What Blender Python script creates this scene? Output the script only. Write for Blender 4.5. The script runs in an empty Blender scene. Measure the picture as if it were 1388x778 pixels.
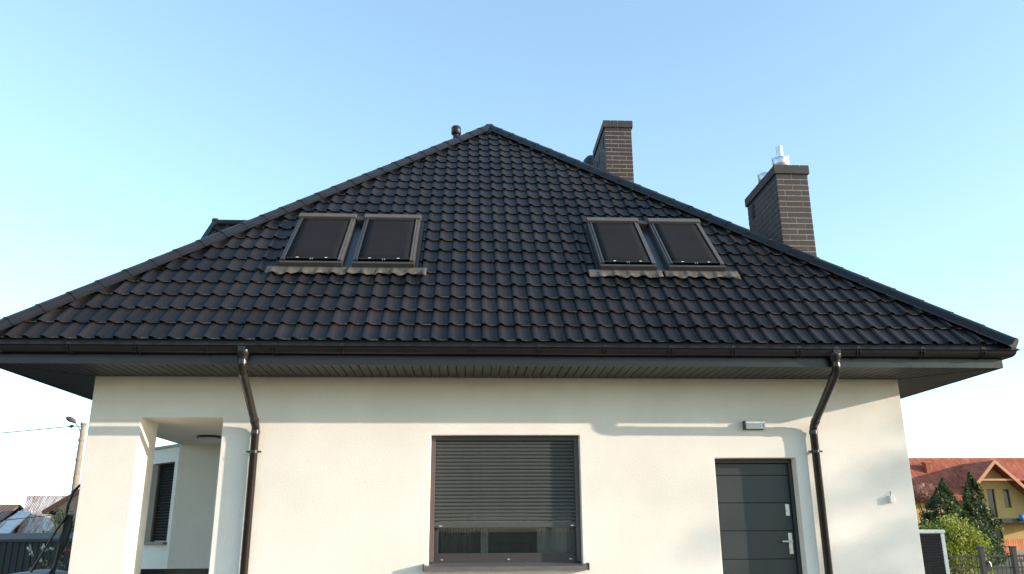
import bpy, bmesh, math, random
from mathutils import Vector, Matrix, noise as mnoise

# ------------------------------------------------------------------ camera, world, sun
random.seed(7)
sc = bpy.context.scene
col = sc.collection

cam_d = bpy.data.cameras.new("camera")
cam_d.sensor_width = 36.0
cam_d.lens = 1103.88 / 1388 * 36.0
cam_d.clip_start, cam_d.clip_end = 0.1, 3000
cam = bpy.data.objects.new("camera", cam_d)
col.objects.link(cam)
PITCH, YAW, ROLL = 0.2895, 0.0553, -0.0058
Fv = Vector((math.sin(YAW) * math.cos(PITCH), math.cos(YAW) * math.cos(PITCH), math.sin(PITCH)))
Rv = Vector((math.cos(YAW), -math.sin(YAW), 0))
Uv = Rv.cross(Fv)
R2 = Rv * math.cos(ROLL) + Uv * math.sin(ROLL)
U2 = -Rv * math.sin(ROLL) + Uv * math.cos(ROLL)
cm = Matrix((R2, U2, -Fv)).transposed().to_4x4()
cm.translation = (-0.4788, -9.8689, 1.2838)
cam.matrix_world = cm
sc.camera = cam

SUN_TO = Vector((2.358, -0.819, 0.536)).normalized()
elev = math.asin(SUN_TO.z)
azim = math.atan2(SUN_TO.x, SUN_TO.y)          # clockwise from +Y
world = bpy.data.worlds.new("World")
sc.world = world
world.use_nodes = True
wn, wl = world.node_tree.nodes, world.node_tree.links
wn.clear()
sky = wn.new("ShaderNodeTexSky")
sky.sky_type = 'NISHITA'
sky.sun_disc = False
sky.sun_elevation = elev
sky.sun_rotation = azim
sky.altitude = 0
sky.air_density = 1.0
sky.dust_density = 0.6
sky.ozone_density = 2.0
bg = wn.new("ShaderNodeBackground")
bg.inputs[1].default_value = 0.15
wo = wn.new("ShaderNodeOutputWorld")
# the same soft-shoulder response over the whole sky, as the phone camera gives it
sc1 = wn.new("ShaderNodeMix"); sc1.data_type = 'RGBA'; sc1.blend_type = 'MULTIPLY'; sc1.inputs[0].default_value = 1.0
sc1.inputs[7].default_value = (0.396, 0.396, 0.396, 1)
gma = wn.new("ShaderNodeGamma"); gma.inputs[1].default_value = 0.77
sc2 = wn.new("ShaderNodeMix"); sc2.data_type = 'RGBA'; sc2.blend_type = 'MULTIPLY'; sc2.inputs[0].default_value = 1.0
SKT = 2.4
sc2.inputs[7].default_value = (0.93 * SKT, 1.01 * SKT, 1.0 * SKT, 1)
wl.new(sky.outputs[0], sc1.inputs[6]); wl.new(sc1.outputs[2], gma.inputs[0]); wl.new(gma.outputs[0], sc2.inputs[6])
wl.new(sc2.outputs[2], bg.inputs[0])
wl.new(bg.outputs[0], wo.inputs[0])

sun_d = bpy.data.lights.new("sun", 'SUN')
sun_d.energy = 2.05
sun_d.angle = math.radians(0.5)
sun_d.color = (1.0, 0.87, 0.73)
sun = bpy.data.objects.new("sun", sun_d)
sun.rotation_euler = (-SUN_TO).to_track_quat('-Z', 'Y').to_euler()
sun.location = (30, -12, 12)
col.objects.link(sun)

sc.view_settings.view_transform = 'Standard'
sc.view_settings.look = 'None'
sc.view_settings.gamma = 1.0
sc.view_settings.use_curve_mapping = False
sc.view_settings.exposure = 1.70
sc.render.engine = 'CYCLES'
sc.cycles.max_bounces = 8
sc.cycles.use_adaptive_sampling = True


# ------------------------------------------------------------------ materials
def new_mat(name):
    m = bpy.data.materials.new(name)
    m.use_nodes = True
    nt = m.node_tree
    return m, nt.nodes, nt.links, nt.nodes["Principled BSDF"]


def mat(name, c, rough=0.6, metal=0.0, var=0.15, scale=6.0, bump=0.0, bscale=120.0, c2=None, spec=0.5,
        objrand=0.0, bdist=0.004, stretch=None):
    """surface with noise variation of its colour, optional second colour and fine relief"""
    m, n, l, b = new_mat(name)
    tc = n.new("ShaderNodeTexCoord")
    mp = n.new("ShaderNodeMapping")
    if stretch:
        mp.inputs['Scale'].default_value = stretch
    l.new(tc.outputs['Object'], mp.inputs[0])
    nz = n.new("ShaderNodeTexNoise")
    nz.inputs['Scale'].default_value = scale
    nz.inputs['Detail'].default_value = 6
    nz.inputs['Roughness'].default_value = 0.6
    l.new(mp.outputs[0], nz.inputs['Vector'])
    rp = n.new("ShaderNodeValToRGB")
    d = c2 if c2 else tuple(min(1, v * (1 + var)) for v in c)
    e = c if c2 else tuple(v * (1 - var) for v in c)
    rp.color_ramp.elements[0].color = (*e, 1)
    rp.color_ramp.elements[1].color = (*d, 1)
    rp.color_ramp.elements[0].position = 0.3
    rp.color_ramp.elements[1].position = 0.7
    l.new(nz.outputs[0], rp.inputs[0])
    out = rp.outputs[0]
    if objrand:
        oi = n.new("ShaderNodeObjectInfo")
        hs = n.new("ShaderNodeHueSaturation")
        mr = n.new("ShaderNodeMapRange")
        mr.inputs[3].default_value = 1 - objrand
        mr.inputs[4].default_value = 1 + objrand
        l.new(oi.outputs['Random'], mr.inputs[0])
        l.new(mr.outputs[0], hs.inputs['Value'])
        l.new(out, hs.inputs['Color'])
        out = hs.outputs[0]
    l.new(out, b.inputs['Base Color'])
    b.inputs['Roughness'].default_value = rough
    b.inputs['Metallic'].default_value = metal
    b.inputs['Specular IOR Level'].default_value = spec
    if bump:
        n2 = n.new("ShaderNodeTexNoise")
        n2.inputs['Scale'].default_value = bscale
        n2.inputs['Detail'].default_value = 4
        l.new(mp.outputs[0], n2.inputs['Vector'])
        bp = n.new("ShaderNodeBump")
        bp.inputs['Strength'].default_value = bump
        bp.inputs['Distance'].default_value = bdist
        l.new(n2.outputs[0], bp.inputs['Height'])
        l.new(bp.outputs[0], b.inputs['Normal'])
    return m


def plaster_mat():
    m, n, l, b = new_mat("cream_plaster")
    tc = n.new("ShaderNodeTexCoord")
    big = n.new("ShaderNodeTexNoise"); big.inputs['Scale'].default_value = 0.9; big.inputs['Detail'].default_value = 8
    fine = n.new("ShaderNodeTexNoise"); fine.inputs['Scale'].default_value = 70; fine.inputs['Detail'].default_value = 6; fine.inputs['Roughness'].default_value = 0.75
    l.new(tc.outputs['Object'], big.inputs['Vector']); l.new(tc.outputs['Object'], fine.inputs['Vector'])
    mx = n.new("ShaderNodeMath"); mx.operation = 'ADD'
    l.new(big.outputs[0], mx.inputs[0]); l.new(fine.outputs[0], mx.inputs[1])
    rp = n.new("ShaderNodeValToRGB")
    rp.color_ramp.elements[0].color = (0.77, 0.70, 0.615, 1); rp.color_ramp.elements[0].position = 0.40
    rp.color_ramp.elements[1].color = (0.88, 0.82, 0.745, 1); rp.color_ramp.elements[1].position = 0.61
    hf = n.new("ShaderNodeMath"); hf.operation = 'MULTIPLY'; hf.inputs[1].default_value = 0.5
    l.new(mx.outputs[0], hf.inputs[0]); l.new(hf.outputs[0], rp.inputs[0])
    l.new(rp.outputs[0], b.inputs['Base Color'])
    b.inputs['Roughness'].default_value = 0.95
    b.inputs['Specular IOR Level'].default_value = 0.15
    vo = n.new("ShaderNodeTexVoronoi"); vo.inputs['Scale'].default_value = 150
    l.new(tc.outputs['Object'], vo.inputs['Vector'])
    bp = n.new("ShaderNodeBump"); bp.inputs['Strength'].default_value = 0.5; bp.inputs['Distance'].default_value = 0.003
    l.new(vo.outputs[0], bp.inputs['Height'])
    l.new(bp.outputs[0], b.inputs['Normal'])
    return m


def tile_mat():
    """dark coated roof tile; dust and moss collected in the trough at the lower edge"""
    m, n, l, b = new_mat("graphite_roof_tile")
    tc = n.new("ShaderNodeTexCoord"); ge = n.new("ShaderNodeNewGeometry")
    uv = n.new("ShaderNodeUVMap"); uv.uv_map = "tile"
    sp = n.new("ShaderNodeSeparateXYZ"); l.new(uv.outputs[0], sp.inputs[0])
    fr = n.new("ShaderNodeMath"); fr.operation = 'FRACT'; l.new(sp.outputs[0], fr.inputs[0])
    fv = n.new("ShaderNodeMath"); fv.operation = 'FRACT'; l.new(sp.outputs[1], fv.inputs[0])
    nz = n.new("ShaderNodeTexNoise"); nz.inputs['Scale'].default_value = 0.9; nz.inputs['Detail'].default_value = 9; nz.inputs['Roughness'].default_value = 0.68
    l.new(ge.outputs['Position'], nz.inputs['Vector'])
    rp = n.new("ShaderNodeValToRGB")
    rp.color_ramp.elements[0].color = (0.0095, 0.0086, 0.0092, 1); rp.color_ramp.elements[0].position = 0.32
    rp.color_ramp.elements[1].color = (0.0245, 0.0195, 0.0178, 1); rp.color_ramp.elements[1].position = 0.7
    l.new(nz.outputs[0], rp.inputs[0])
    # dust at the lip, only in the trough (u about 0.35..0.9), patchy
    ed = n.new("ShaderNodeMapRange"); ed.inputs[1].default_value = 0.0; ed.inputs[2].default_value = 0.09
    ed.inputs[3].default_value = 1.0; ed.inputs[4].default_value = 0.0
    l.new(fv.outputs[0], ed.inputs[0])
    tr = n.new("ShaderNodeMapRange"); tr.inputs[1].default_value = 0.5; tr.inputs[2].default_value = 0.66
    l.new(fr.outputs[0], tr.inputs[0])
    n2 = n.new("ShaderNodeTexNoise"); n2.inputs['Scale'].default_value = 3.7; n2.inputs['Detail'].default_value = 5
    l.new(ge.outputs['Position'], n2.inputs['Vector'])
    pt = n.new("ShaderNodeMapRange"); pt.inputs[1].default_value = 0.42; pt.inputs[2].default_value = 0.60
    l.new(n2.outputs[0], pt.inputs[0])
    m1 = n.new("ShaderNodeMath"); m1.operation = 'MULTIPLY'; l.new(ed.outputs[0], m1.inputs[0]); l.new(tr.outputs[0], m1.inputs[1])
    m2 = n.new("ShaderNodeMath"); m2.operation = 'MULTIPLY'; l.new(m1.outputs[0], m2.inputs[0]); l.new(pt.outputs[0], m2.inputs[1])
    mix = n.new("ShaderNodeMix"); mix.data_type = 'RGBA'
    flo = n.new("ShaderNodeVectorMath"); flo.operation = 'FLOOR'; l.new(uv.outputs[0], flo.inputs[0])
    oi = n.new("ShaderNodeObjectInfo")
    vad = n.new("ShaderNodeVectorMath"); vad.operation = 'ADD'; l.new(flo.outputs[0], vad.inputs[0]); l.new(oi.outputs['Random'], vad.inputs[1])
    wno = n.new("ShaderNodeTexWhiteNoise"); l.new(vad.outputs[0], wno.inputs[0])
    wmr = n.new("ShaderNodeMapRange"); wmr.inputs[3].default_value = 0.75; wmr.inputs[4].default_value = 1.3
    l.new(wno.outputs[0], wmr.inputs[0])
    hsv = n.new("ShaderNodeHueSaturation"); l.new(wmr.outputs[0], hsv.inputs['Value']); l.new(rp.outputs[0], hsv.inputs['Color'])
    l.new(m2.outputs[0], mix.inputs[0]); l.new(hsv.outputs[0], mix.inputs[6])
    mix.inputs[7].default_value = (0.20, 0.135, 0.075, 1)
    l.new(mix.outputs[2], b.inputs['Base Color'])
    b.inputs['Roughness'].default_value = 0.42
    b.inputs['Specular IOR Level'].default_value = 0.19
    n3 = n.new("ShaderNodeTexNoise"); n3.inputs['Scale'].default_value = 160; n3.inputs['Detail'].default_value = 3
    l.new(ge.outputs['Position'], n3.inputs['Vector'])
    bp = n.new("ShaderNodeBump"); bp.inputs['Strength'].default_value = 0.25; bp.inputs['Distance'].default_value = 0.003
    l.new(n3.outputs[0], bp.inputs['Height']); l.new(bp.outputs[0], b.inputs['Normal'])
    return m


def glass_mat(name, tint=(0.02, 0.025, 0.03), through=0.75):
    m, n, l, b = new_mat(name)
    n.remove(b)
    out = n["Material Output"]
    tr = n.new("ShaderNodeBsdfTransparent"); tr.inputs[0].default_value = (through, through, through, 1)
    gl = n.new("ShaderNodeBsdfGlossy"); gl.inputs['Roughness'].default_value = 0.02
    gl.inputs[0].default_value = (0.95, 0.97, 1, 1)
    fr = n.new("ShaderNodeFresnel"); fr.inputs[0].default_value = 1.55
    ad = n.new("ShaderNodeMath"); ad.operation = 'MULTIPLY_ADD'; ad.inputs[1].default_value = 1.2; ad.inputs[2].default_value = 0.10
    l.new(fr.outputs[0], ad.inputs[0])
    mx = n.new("ShaderNodeMixShader")
    l.new(ad.outputs[0], mx.inputs[0]); l.new(tr.outputs[0], mx.inputs[1]); l.new(gl.outputs[0], mx.inputs[2])
    l.new(mx.outputs[0], out.inputs[0])
    return m


def leaf_mat(name, c, c2):
    m, n, l, b = new_mat(name)
    ge = n.new("ShaderNodeNewGeometry")
    nz = n.new("ShaderNodeTexNoise"); nz.inputs['Scale'].default_value = 2.2; nz.inputs['Detail'].default_value = 5
    l.new(ge.outputs['Position'], nz.inputs['Vector'])
    ad = n.new("ShaderNodeMath"); ad.operation = 'MULTIPLY_ADD'; ad.inputs[1].default_value = 0.5
    l.new(ge.outputs['Random Per Island'], ad.inputs[0]); 
    hf = n.new("ShaderNodeMath"); hf.operation = 'MULTIPLY'; hf.inputs[1].default_value = 0.55
    l.new(nz.outputs[0], hf.inputs[0]); l.new(hf.outputs[0], ad.inputs[2])
    rp = n.new("ShaderNodeValToRGB")
    rp.color_ramp.elements[0].color = (*c, 1); rp.color_ramp.elements[0].position = 0.25
    rp.color_ramp.elements[1].color = (*c2, 1); rp.color_ramp.elements[1].position = 0.8
    l.new(ad.outputs[0], rp.inputs[0])
    l.new(rp.outputs[0], b.inputs['Base Color'])
    b.inputs['Roughness'].default_value = 0.55
    b.inputs['Subsurface Weight'].default_value = 0.0
    b.inputs['Transmission Weight'].default_value = 0.0
    out = n["Material Output"]
    tl = n.new("ShaderNodeBsdfTranslucent"); l.new(rp.outputs[0], tl.inputs[0])
    mx = n.new("ShaderNodeMixShader"); mx.inputs[0].default_value = 0.3
    l.new(b.outputs[0], mx.inputs[1]); l.new(tl.outputs[0], mx.inputs[2]); l.new(mx.outputs[0], out.inputs[0])
    return m


def striped_mat(name, c, c2, scale, axis='X', rough=0.6, bump=0.6, rust=None):
    """sheet with corrugation relief running along one axis (too far off to model)"""
    m, n, l, b = new_mat(name)
    tc = n.new("ShaderNodeTexCoord")
    nz = n.new("ShaderNodeTexNoise"); nz.inputs['Scale'].default_value = 2.0; nz.inputs['Detail'].default_value = 8
    nz.inputs['Roughness'].default_value = 0.75
    mp = n.new("ShaderNodeMapping"); mp.inputs['Scale'].default_value = (3.2, 0.6, 0.6) if axis == 'X' else (0.6, 0.6, 3.2)
    l.new(tc.outputs['Object'], mp.inputs[0]); l.new(mp.outputs[0], nz.inputs['Vector'])
    rp = n.new("ShaderNodeValToRGB")
    rp.color_ramp.elements[0].color = (*c, 1); rp.color_ramp.elements[0].position = 0.44
    rp.color_ramp.elements[1].color = (*c2, 1); rp.color_ramp.elements[1].position = 0.60
    l.new(nz.outputs[0], rp.inputs[0]); l.new(rp.outputs[0], b.inputs['Base Color'])
    wv = n.new("ShaderNodeTexWave"); wv.bands_direction = axis; wv.inputs['Scale'].default_value = scale
    l.new(tc.outputs['Object'], wv.inputs['Vector'])
    bp = n.new("ShaderNodeBump"); bp.inputs['Strength'].default_value = bump; bp.inputs['Distance'].default_value = 0.05
    l.new(wv.outputs[0], bp.inputs['Height']); l.new(bp.outputs[0], b.inputs['Normal'])
    b.inputs['Roughness'].default_value = rough
    return m


M = dict(
    plaster=plaster_mat(), tile=tile_mat(),
    cap=mat("graphite_cap", (0.015, 0.014, 0.0155), 0.42, var=0.2, bump=0.05, spec=0.32),
    graphite=mat("graphite_sheet", (0.0095, 0.0105, 0.0125), 0.38, var=0.15, scale=2, bump=0.25, bscale=5, bdist=0.02),
    gutter=mat("black_gutter_plastic", (0.010, 0.0095, 0.0105), 0.34, var=0.12),
    pipe=mat("dark_brown_pipe", (0.016, 0.0115, 0.010), 0.22, var=0.12),
    soffit=mat("dark_soffit_plank", (0.026, 0.024, 0.025), 0.5, var=0.12, objrand=0.08),
    black=mat("black_gap", (0.008, 0.008, 0.008), 0.8),
    brick=mat("dark_clinker_brick", (0.032, 0.0215, 0.018), 0.62, var=0.35, scale=9, bump=0.4, bscale=70, objrand=0.22),
    mortar=mat("grey_mortar", (0.34, 0.28, 0.24), 0.9, var=0.2, bump=0.3),
    capbrick=mat("dark_cap_brick", (0.034, 0.024, 0.0205), 0.62, var=0.35, scale=8, bump=0.4, bscale=60, objrand=0.15),
    steel=mat("galvanised_steel", (0.68, 0.70, 0.73), 0.38, 0.75, var=0.1),
    blackmetal=mat("black_metal", (0.014, 0.014, 0.015), 0.4, 0.2, var=0.2),
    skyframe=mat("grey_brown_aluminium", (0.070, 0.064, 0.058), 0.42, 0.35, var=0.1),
    rail=mat("sun_painted_aluminium", (0.115, 0.098, 0.084), 0.5, 0.2, var=0.1),  # paler copy of the frame metal, sunlight put into its colour
    blind=mat("charcoal_awning_mesh", (0.0115, 0.0105, 0.0120), 0.85, var=0.15, scale=3, bump=0.2, bscale=400, spec=0.2),
    apron=mat("dusty_lead_apron", (0.088, 0.077, 0.063), 0.8, var=0.3, scale=9, bump=0.5, bscale=30, bdist=0.01),
    flash=mat("blue_grey_flashing", (0.050, 0.058, 0.070), 0.30, 0.5, var=0.15),
    white=mat("white_plastic", (0.78, 0.77, 0.72), 0.45, var=0.04),
    shutter=mat("grey_green_shutter", (0.066, 0.069, 0.066), 0.42, var=0.06),
    winframe=mat("brown_black_frame", (0.048, 0.038, 0.037), 0.4, var=0.1),
    guide=mat("brown_guide_rail", (0.105, 0.075, 0.066), 0.45, var=0.1),
    sill=mat("grey_metal_sill", (0.14, 0.125, 0.125), 0.45, 0.2, var=0.12),
    glass=glass_mat("window_glass"),
    darkroom=mat("dark_interior", (0.05, 0.04, 0.035), 0.9),
    curtain=mat("pale_curtain", (0.80, 0.77, 0.70), 0.9, var=0.15),
    wood_in=mat("brown_furniture", (0.14, 0.115, 0.10), 0.6, var=0.3),
    door=mat("anthracite_door", (0.030, 0.034, 0.036), 0.42, var=0.05, spec=0.45),
    silver=mat("brushed_nickel", (0.62, 0.60, 0.55), 0.36, 0.7, var=0.05),
    lampglass=mat("frosted_lamp_glass", (0.62, 0.62, 0.60), 0.3, var=0.06),
    louvre=mat("dark_louvre", (0.028, 0.028, 0.029), 0.5, var=0.1),
    cabinet=mat("white_cabinet", (0.74, 0.73, 0.70), 0.5, var=0.05),
    rooftile_red=striped_mat("orange_clay_roof", (0.30, 0.062, 0.03), (0.52, 0.15, 0.065), 4.0, 'X', 0.75, 0.9),
    yellow=mat("ochre_plaster", (0.52, 0.34, 0.12), 0.9, var=0.12, scale=1.2, bump=0.2),
    barge=mat("orange_bargeboard", (0.55, 0.24, 0.12), 0.6, var=0.15),
    darkwin=mat("dark_window_pane", (0.03, 0.04, 0.05), 0.12, var=0.2),
    orangewood=mat("orange_stained_wood", (0.60, 0.17, 0.05), 0.65, var=0.3, scale=8, objrand=0.25),
    plank=mat("weathered_plank", (0.17, 0.14, 0.115), 0.85, var=0.3, scale=8, objrand=0.25),
    iron=mat("anthracite_iron", (0.02, 0.019, 0.022), 0.45, 0.2, var=0.15),
    stonepost=mat("tan_post", (0.30, 0.245, 0.18), 0.85, var=0.2, bump=0.3),
    bark=mat("brown_bark", (0.09, 0.065, 0.045), 0.9, var=0.3, bump=0.6, bscale=30),
    concrete=mat("weathered_concrete", (0.29, 0.235, 0.19), 0.9, var=0.15, bump=0.3),
    grass=mat("mown_grass", (0.065, 0.07, 0.025), 0.95, c2=(0.13, 0.105, 0.055), scale=1.5, bump=0.8, bscale=60, bdist=0.03),
    paving=mat("beige_paving", (0.30, 0.235, 0.175), 0.9, var=0.15, bump=0.3, bscale=40),
    rusty=striped_mat("rusty_corrugated_sheet", (0.60, 0.57, 0.56), (0.30, 0.16, 0.11), 5.0, 'X', 0.7, 0.5),
    hutroof=mat('dark_brown_felt', (0.075, 0.045, 0.034), 0.8, var=0.25, scale=3),
    brownroof=striped_mat("brown_sheet_roof", (0.15, 0.085, 0.06), (0.21, 0.12, 0.085), 2.0, 'X', 0.7, 0.7),
    whitewash=mat("flaking_whitewash", (0.46, 0.47, 0.48), 0.9, c2=(0.62, 0.61, 0.60), scale=4, bump=0.4),
    greysheet=mat("grey_roof_sheet", (0.10, 0.098, 0.095), 0.9, var=0.15, scale=3, spec=0.15),
    fencesheet=mat("graphite_fence_sheet", (0.026, 0.027, 0.026), 0.6, var=0.15),
    cushion=mat("grey_cushion", (0.30, 0.34, 0.38), 0.85, var=0.12, bump=0.3),
    wire=mat("black_cable", (0.03, 0.028, 0.028), 0.8),
    farwire=mat("grey_cable", (0.45, 0.47, 0.5), 0.6),
    blue=mat("blue_plastic", (0.02, 0.12, 0.30), 0.5),
    thuja=leaf_mat("thuja_leaf", (0.018, 0.032, 0.010), (0.12, 0.165, 0.05)),
    shrubleaf=leaf_mat("light_shrub_leaf", (0.09, 0.14, 0.015), (0.46, 0.48, 0.07)),
    redleaf=leaf_mat("pinkish_leaf", (0.30, 0.16, 0.09), (0.62, 0.33, 0.25)),
    vine=leaf_mat("vine_leaf", (0.10, 0.12, 0.03), (0.40, 0.38, 0.16)),
    oak=leaf_mat("broad_leaf", (0.03, 0.055, 0.012), (0.10, 0.13, 0.04)),
    bloom=leaf_mat("white_bloom", (0.62, 0.62, 0.45), (0.78, 0.76, 0.62)),
    redbloom=leaf_mat("orange_red_bloom", (0.45, 0.07, 0.02), (0.6, 0.16, 0.06)),
)


# ------------------------------------------------------------------ mesh helpers
class MB:
    """collects shapes and links them as ONE mesh object"""
    def __init__(s): s.v, s.f, s.sm = [], [], []
    def add(s, vs, fs, smooth=False):
        o = len(s.v); s.v += [tuple(p) for p in vs]
        s.f += [tuple(i + o for i in f) for f in fs]; s.sm += [smooth] * len(fs)
        return s
    def box(s, x0, x1, y0, y1, z0, z1, mtx=None):
        vs = [Vector((x, y, z)) for z in (z0, z1) for y in (y0, y1) for x in (x0, x1)]
        if mtx: vs = [mtx @ p for p in vs]
        return s.add(vs, [(0, 2, 3, 1), (4, 5, 7, 6), (0, 1, 5, 4), (2, 6, 7, 3), (0, 4, 6, 2), (1, 3, 7, 5)])
    def prism(s, poly, h0, h1, mtx=None):
        """polygon in xy (counter-clockwise), extruded from h0 to h1"""
        k = len(poly)
        vs = [Vector((p[0], p[1], h0)) for p in poly] + [Vector((p[0], p[1], h1)) for p in poly]
        if mtx: vs = [mtx @ p for p in vs]
        fs = [tuple(range(k))[::-1], tuple(range(k, 2 * k))] + [(i, (i + 1) % k, k + (i + 1) % k, k + i) for i in range(k)]
        return s.add(vs, fs)
    def tube(s, pts, r, n=12, caps=True):
        pts = [Vector(p) for p in pts]
        rs = r if isinstance(r, (list, tuple)) else [r] * len(pts)
        vs, fs = [], []
        ref = None
        for i, p in enumerate(pts):
            d = (pts[min(i + 1, len(pts) - 1)] - pts[max(i - 1, 0)]).normalized()
            if ref is None:
                ref = Vector((0, 0, 1)) if abs(d.z) < 0.9 else Vector((1, 0, 0))
            a = (ref - d * ref.dot(d)).normalized(); b = d.cross(a); ref = a
            for j in range(n):
                t = 2 * math.pi * j / n
                vs.append(p + (a * math.cos(t) + b * math.sin(t)) * rs[i])
        for i in range(len(pts) - 1):
            for j in range(n):
                fs.append((i * n + j, i * n + (j + 1) % n, (i + 1) * n + (j + 1) % n, (i + 1) * n + j))
        s.add(vs, fs, True)
        if caps:
            o = len(s.v)
            s.v += [tuple(p) for p in vs[:n]] + [tuple(p) for p in vs[-n:]]
            s.f += [tuple(o + j for j in range(n))[::-1], tuple(o + n + j for j in range(n))]; s.sm += [False, False]
        return s
    def mesh(s, name, m):
        me = bpy.data.meshes.new(name)
        me.from_pydata(s.v, [], s.f); me.update()
        me.polygons.foreach_set("use_smooth", s.sm)
        if m: me.materials.append(m)
        return me
    def build(s, name, m, parent=None, loc=None, bevel=0.0):
        o = link(name, s.mesh(name, m), parent, loc)
        if bevel:
            b = o.modifiers.new("bevel", 'BEVEL'); b.width = bevel; b.segments = 2; b.limit_method = 'ANGLE'
            b.angle_limit = math.radians(50)
        return o


def link(name, data, parent=None, loc=None):
    o = bpy.data.objects.new(name, data)
    col.objects.link(o)
    if parent: o.parent = parent
    if loc is not None: o.location = loc
    return o


def tag(o, label, cat, group=None):
    o['label'] = label; o['category'] = cat
    if group: o['group'] = group
    return o


def thing(name, label, cat, loc=(0, 0, 0), group=None):
    o = link(name, None, None, loc)
    o.empty_display_size = 0.2
    return tag(o, label, cat, group)


def structure(o):
    o['kind'] = 'structure'; return o


def stuff(o):
    o['kind'] = 'stuff'; return o


def cells(xs, ys, zs, solid):
    """faces between the solid and the empty cells of a grid: one closed wall mesh with real openings"""
    nx, ny, nz = len(xs) - 1, len(ys) - 1, len(zs) - 1
    S = lambda i, j, k: 0 <= i < nx and 0 <= j < ny and 0 <= k < nz and \
        solid((xs[i] + xs[i + 1]) / 2, (ys[j] + ys[j + 1]) / 2, (zs[k] + zs[k + 1]) / 2)
    mb = MB(); idx = {}
    def V(i, j, k):
        if (i, j, k) not in idx:
            idx[(i, j, k)] = len(mb.v); mb.v.append((xs[i], ys[j], zs[k]))
        return idx[(i, j, k)]
    for i in range(nx):
        for j in range(ny):
            for k in range(nz):
                if not S(i, j, k): continue
                q = []
                if not S(i - 1, j, k): q.append((V(i, j, k), V(i, j, k + 1), V(i, j + 1, k + 1), V(i, j + 1, k)))
                if not S(i + 1, j, k): q.append((V(i + 1, j, k), V(i + 1, j + 1, k), V(i + 1, j + 1, k + 1), V(i + 1, j, k + 1)))
                if not S(i, j - 1, k): q.append((V(i, j, k), V(i + 1, j, k), V(i + 1, j, k + 1), V(i, j, k + 1)))
                if not S(i, j + 1, k): q.append((V(i, j + 1, k), V(i, j + 1, k + 1), V(i + 1, j + 1, k + 1), V(i + 1, j + 1, k)))
                if not S(i, j, k - 1): q.append((V(i, j, k), V(i, j + 1, k), V(i + 1, j + 1, k), V(i + 1, j, k)))
                if not S(i, j, k + 1): q.append((V(i, j, k + 1), V(i + 1, j, k + 1), V(i + 1, j + 1, k + 1), V(i, j + 1, k + 1)))
                mb.f += q; mb.sm += [False] * len(q)
    return mb


def leaves(pts, size, flat=0.0):
    """leaf quads at the given points, each turned its own way and bent along its middle"""
    mb = MB()
    for p in pts:
        a = Vector((random.gauss(0, 1), random.gauss(0, 1), random.gauss(0, 1) * (1 - flat))).normalized()
        b = a.orthogonal().normalized(); c = a.cross(b)
        t = random.uniform(0, 6.28)
        b, c = b * math.cos(t) + c * math.sin(t), c * math.cos(t) - b * math.sin(t)
        s = size * random.uniform(0.6, 1.3)
        P = Vector(p)
        mb.add([P - b * s, P + c * s * 0.45 + a * s * 0.12, P + b * s, P - c * s * 0.45 + a * s * 0.12],
               [(0, 1, 2), (0, 2, 3)])
    return mb


# ------------------------------------------------------------------ ground
g = MB()
g.add([(-600, -600, -0.3), (600, -600, -0.3), (600, 900, -0.3), (-600, 900, -0.3)], [(0, 1, 2, 3)])
structure(g.build('ground', M['grass']))
pv = MB().box(-7.5, 8.2, -3.2, -0.0, -0.45, -0.292)
structure(pv.build('pavement', M['paving'], bevel=0.01))
pv = MB().box(5.05, 8.6, 0.02, 16, -0.45, -0.288)
structure(pv.build('path', M['paving'], bevel=0.01))

# ------------------------------------------------------------------ the house
A = 4.9175            # half width of the walls
LH = 14.0             # depth of the walls
ZS = 3.0637           # soffit height
OV = 0.8188           # overhang to the fascia
EY, K, ZB = -0.976, 0.9767, 3.240     # roof plane: z = ZB + K (y - EY)
E = 5.8936            # half width of the eaves
YB = LH - EY          # back eave
CS = 1 / math.sqrt(1 + K * K); SN = K * CS
SL = E / CS           # slope length
W0, W1, WZ0, WZ1 = -0.911, 0.8694, 0.8949, 2.372
D0, D1, DZ = 2.5044, 3.5041, 2.1
P0, P1, PZ = -4.3212, -3.3725, 2.576
PB = 3.16             # back wall of the porch

house = thing('house', "cream plastered single storey house with a dark hipped tile roof and two brick chimneys", 'house')


def solid(x, y, z):
    if W0 < x < W1 and y < 0.4 and WZ0 < z < WZ1: return False
    if -2.5 < x < 2.0 and 0.4 < y < 3.0 and 0.3 < z < PZ: return False
    if D0 < x < D1 and y < 0.3 and 0 < z < DZ: return False
    if x < -3.2 and y < PB and 0 < z < PZ:
        if y < 0.55 and x < P0: return True
        if y < 0.4 and x > P1: return True
        return False
    return True


wall = cells([-A, P0, P1, -3.2, -2.5, W0, W1, 2.0, D0, D1, A], [0, 0.3, 0.4, 0.55, 3.0, PB, LH],
             [-0.3, 0, 0.3, WZ0, DZ, WZ1, PZ, ZS + 0.1], solid).build('wall', M['plaster'], house, bevel=0.008)

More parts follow.
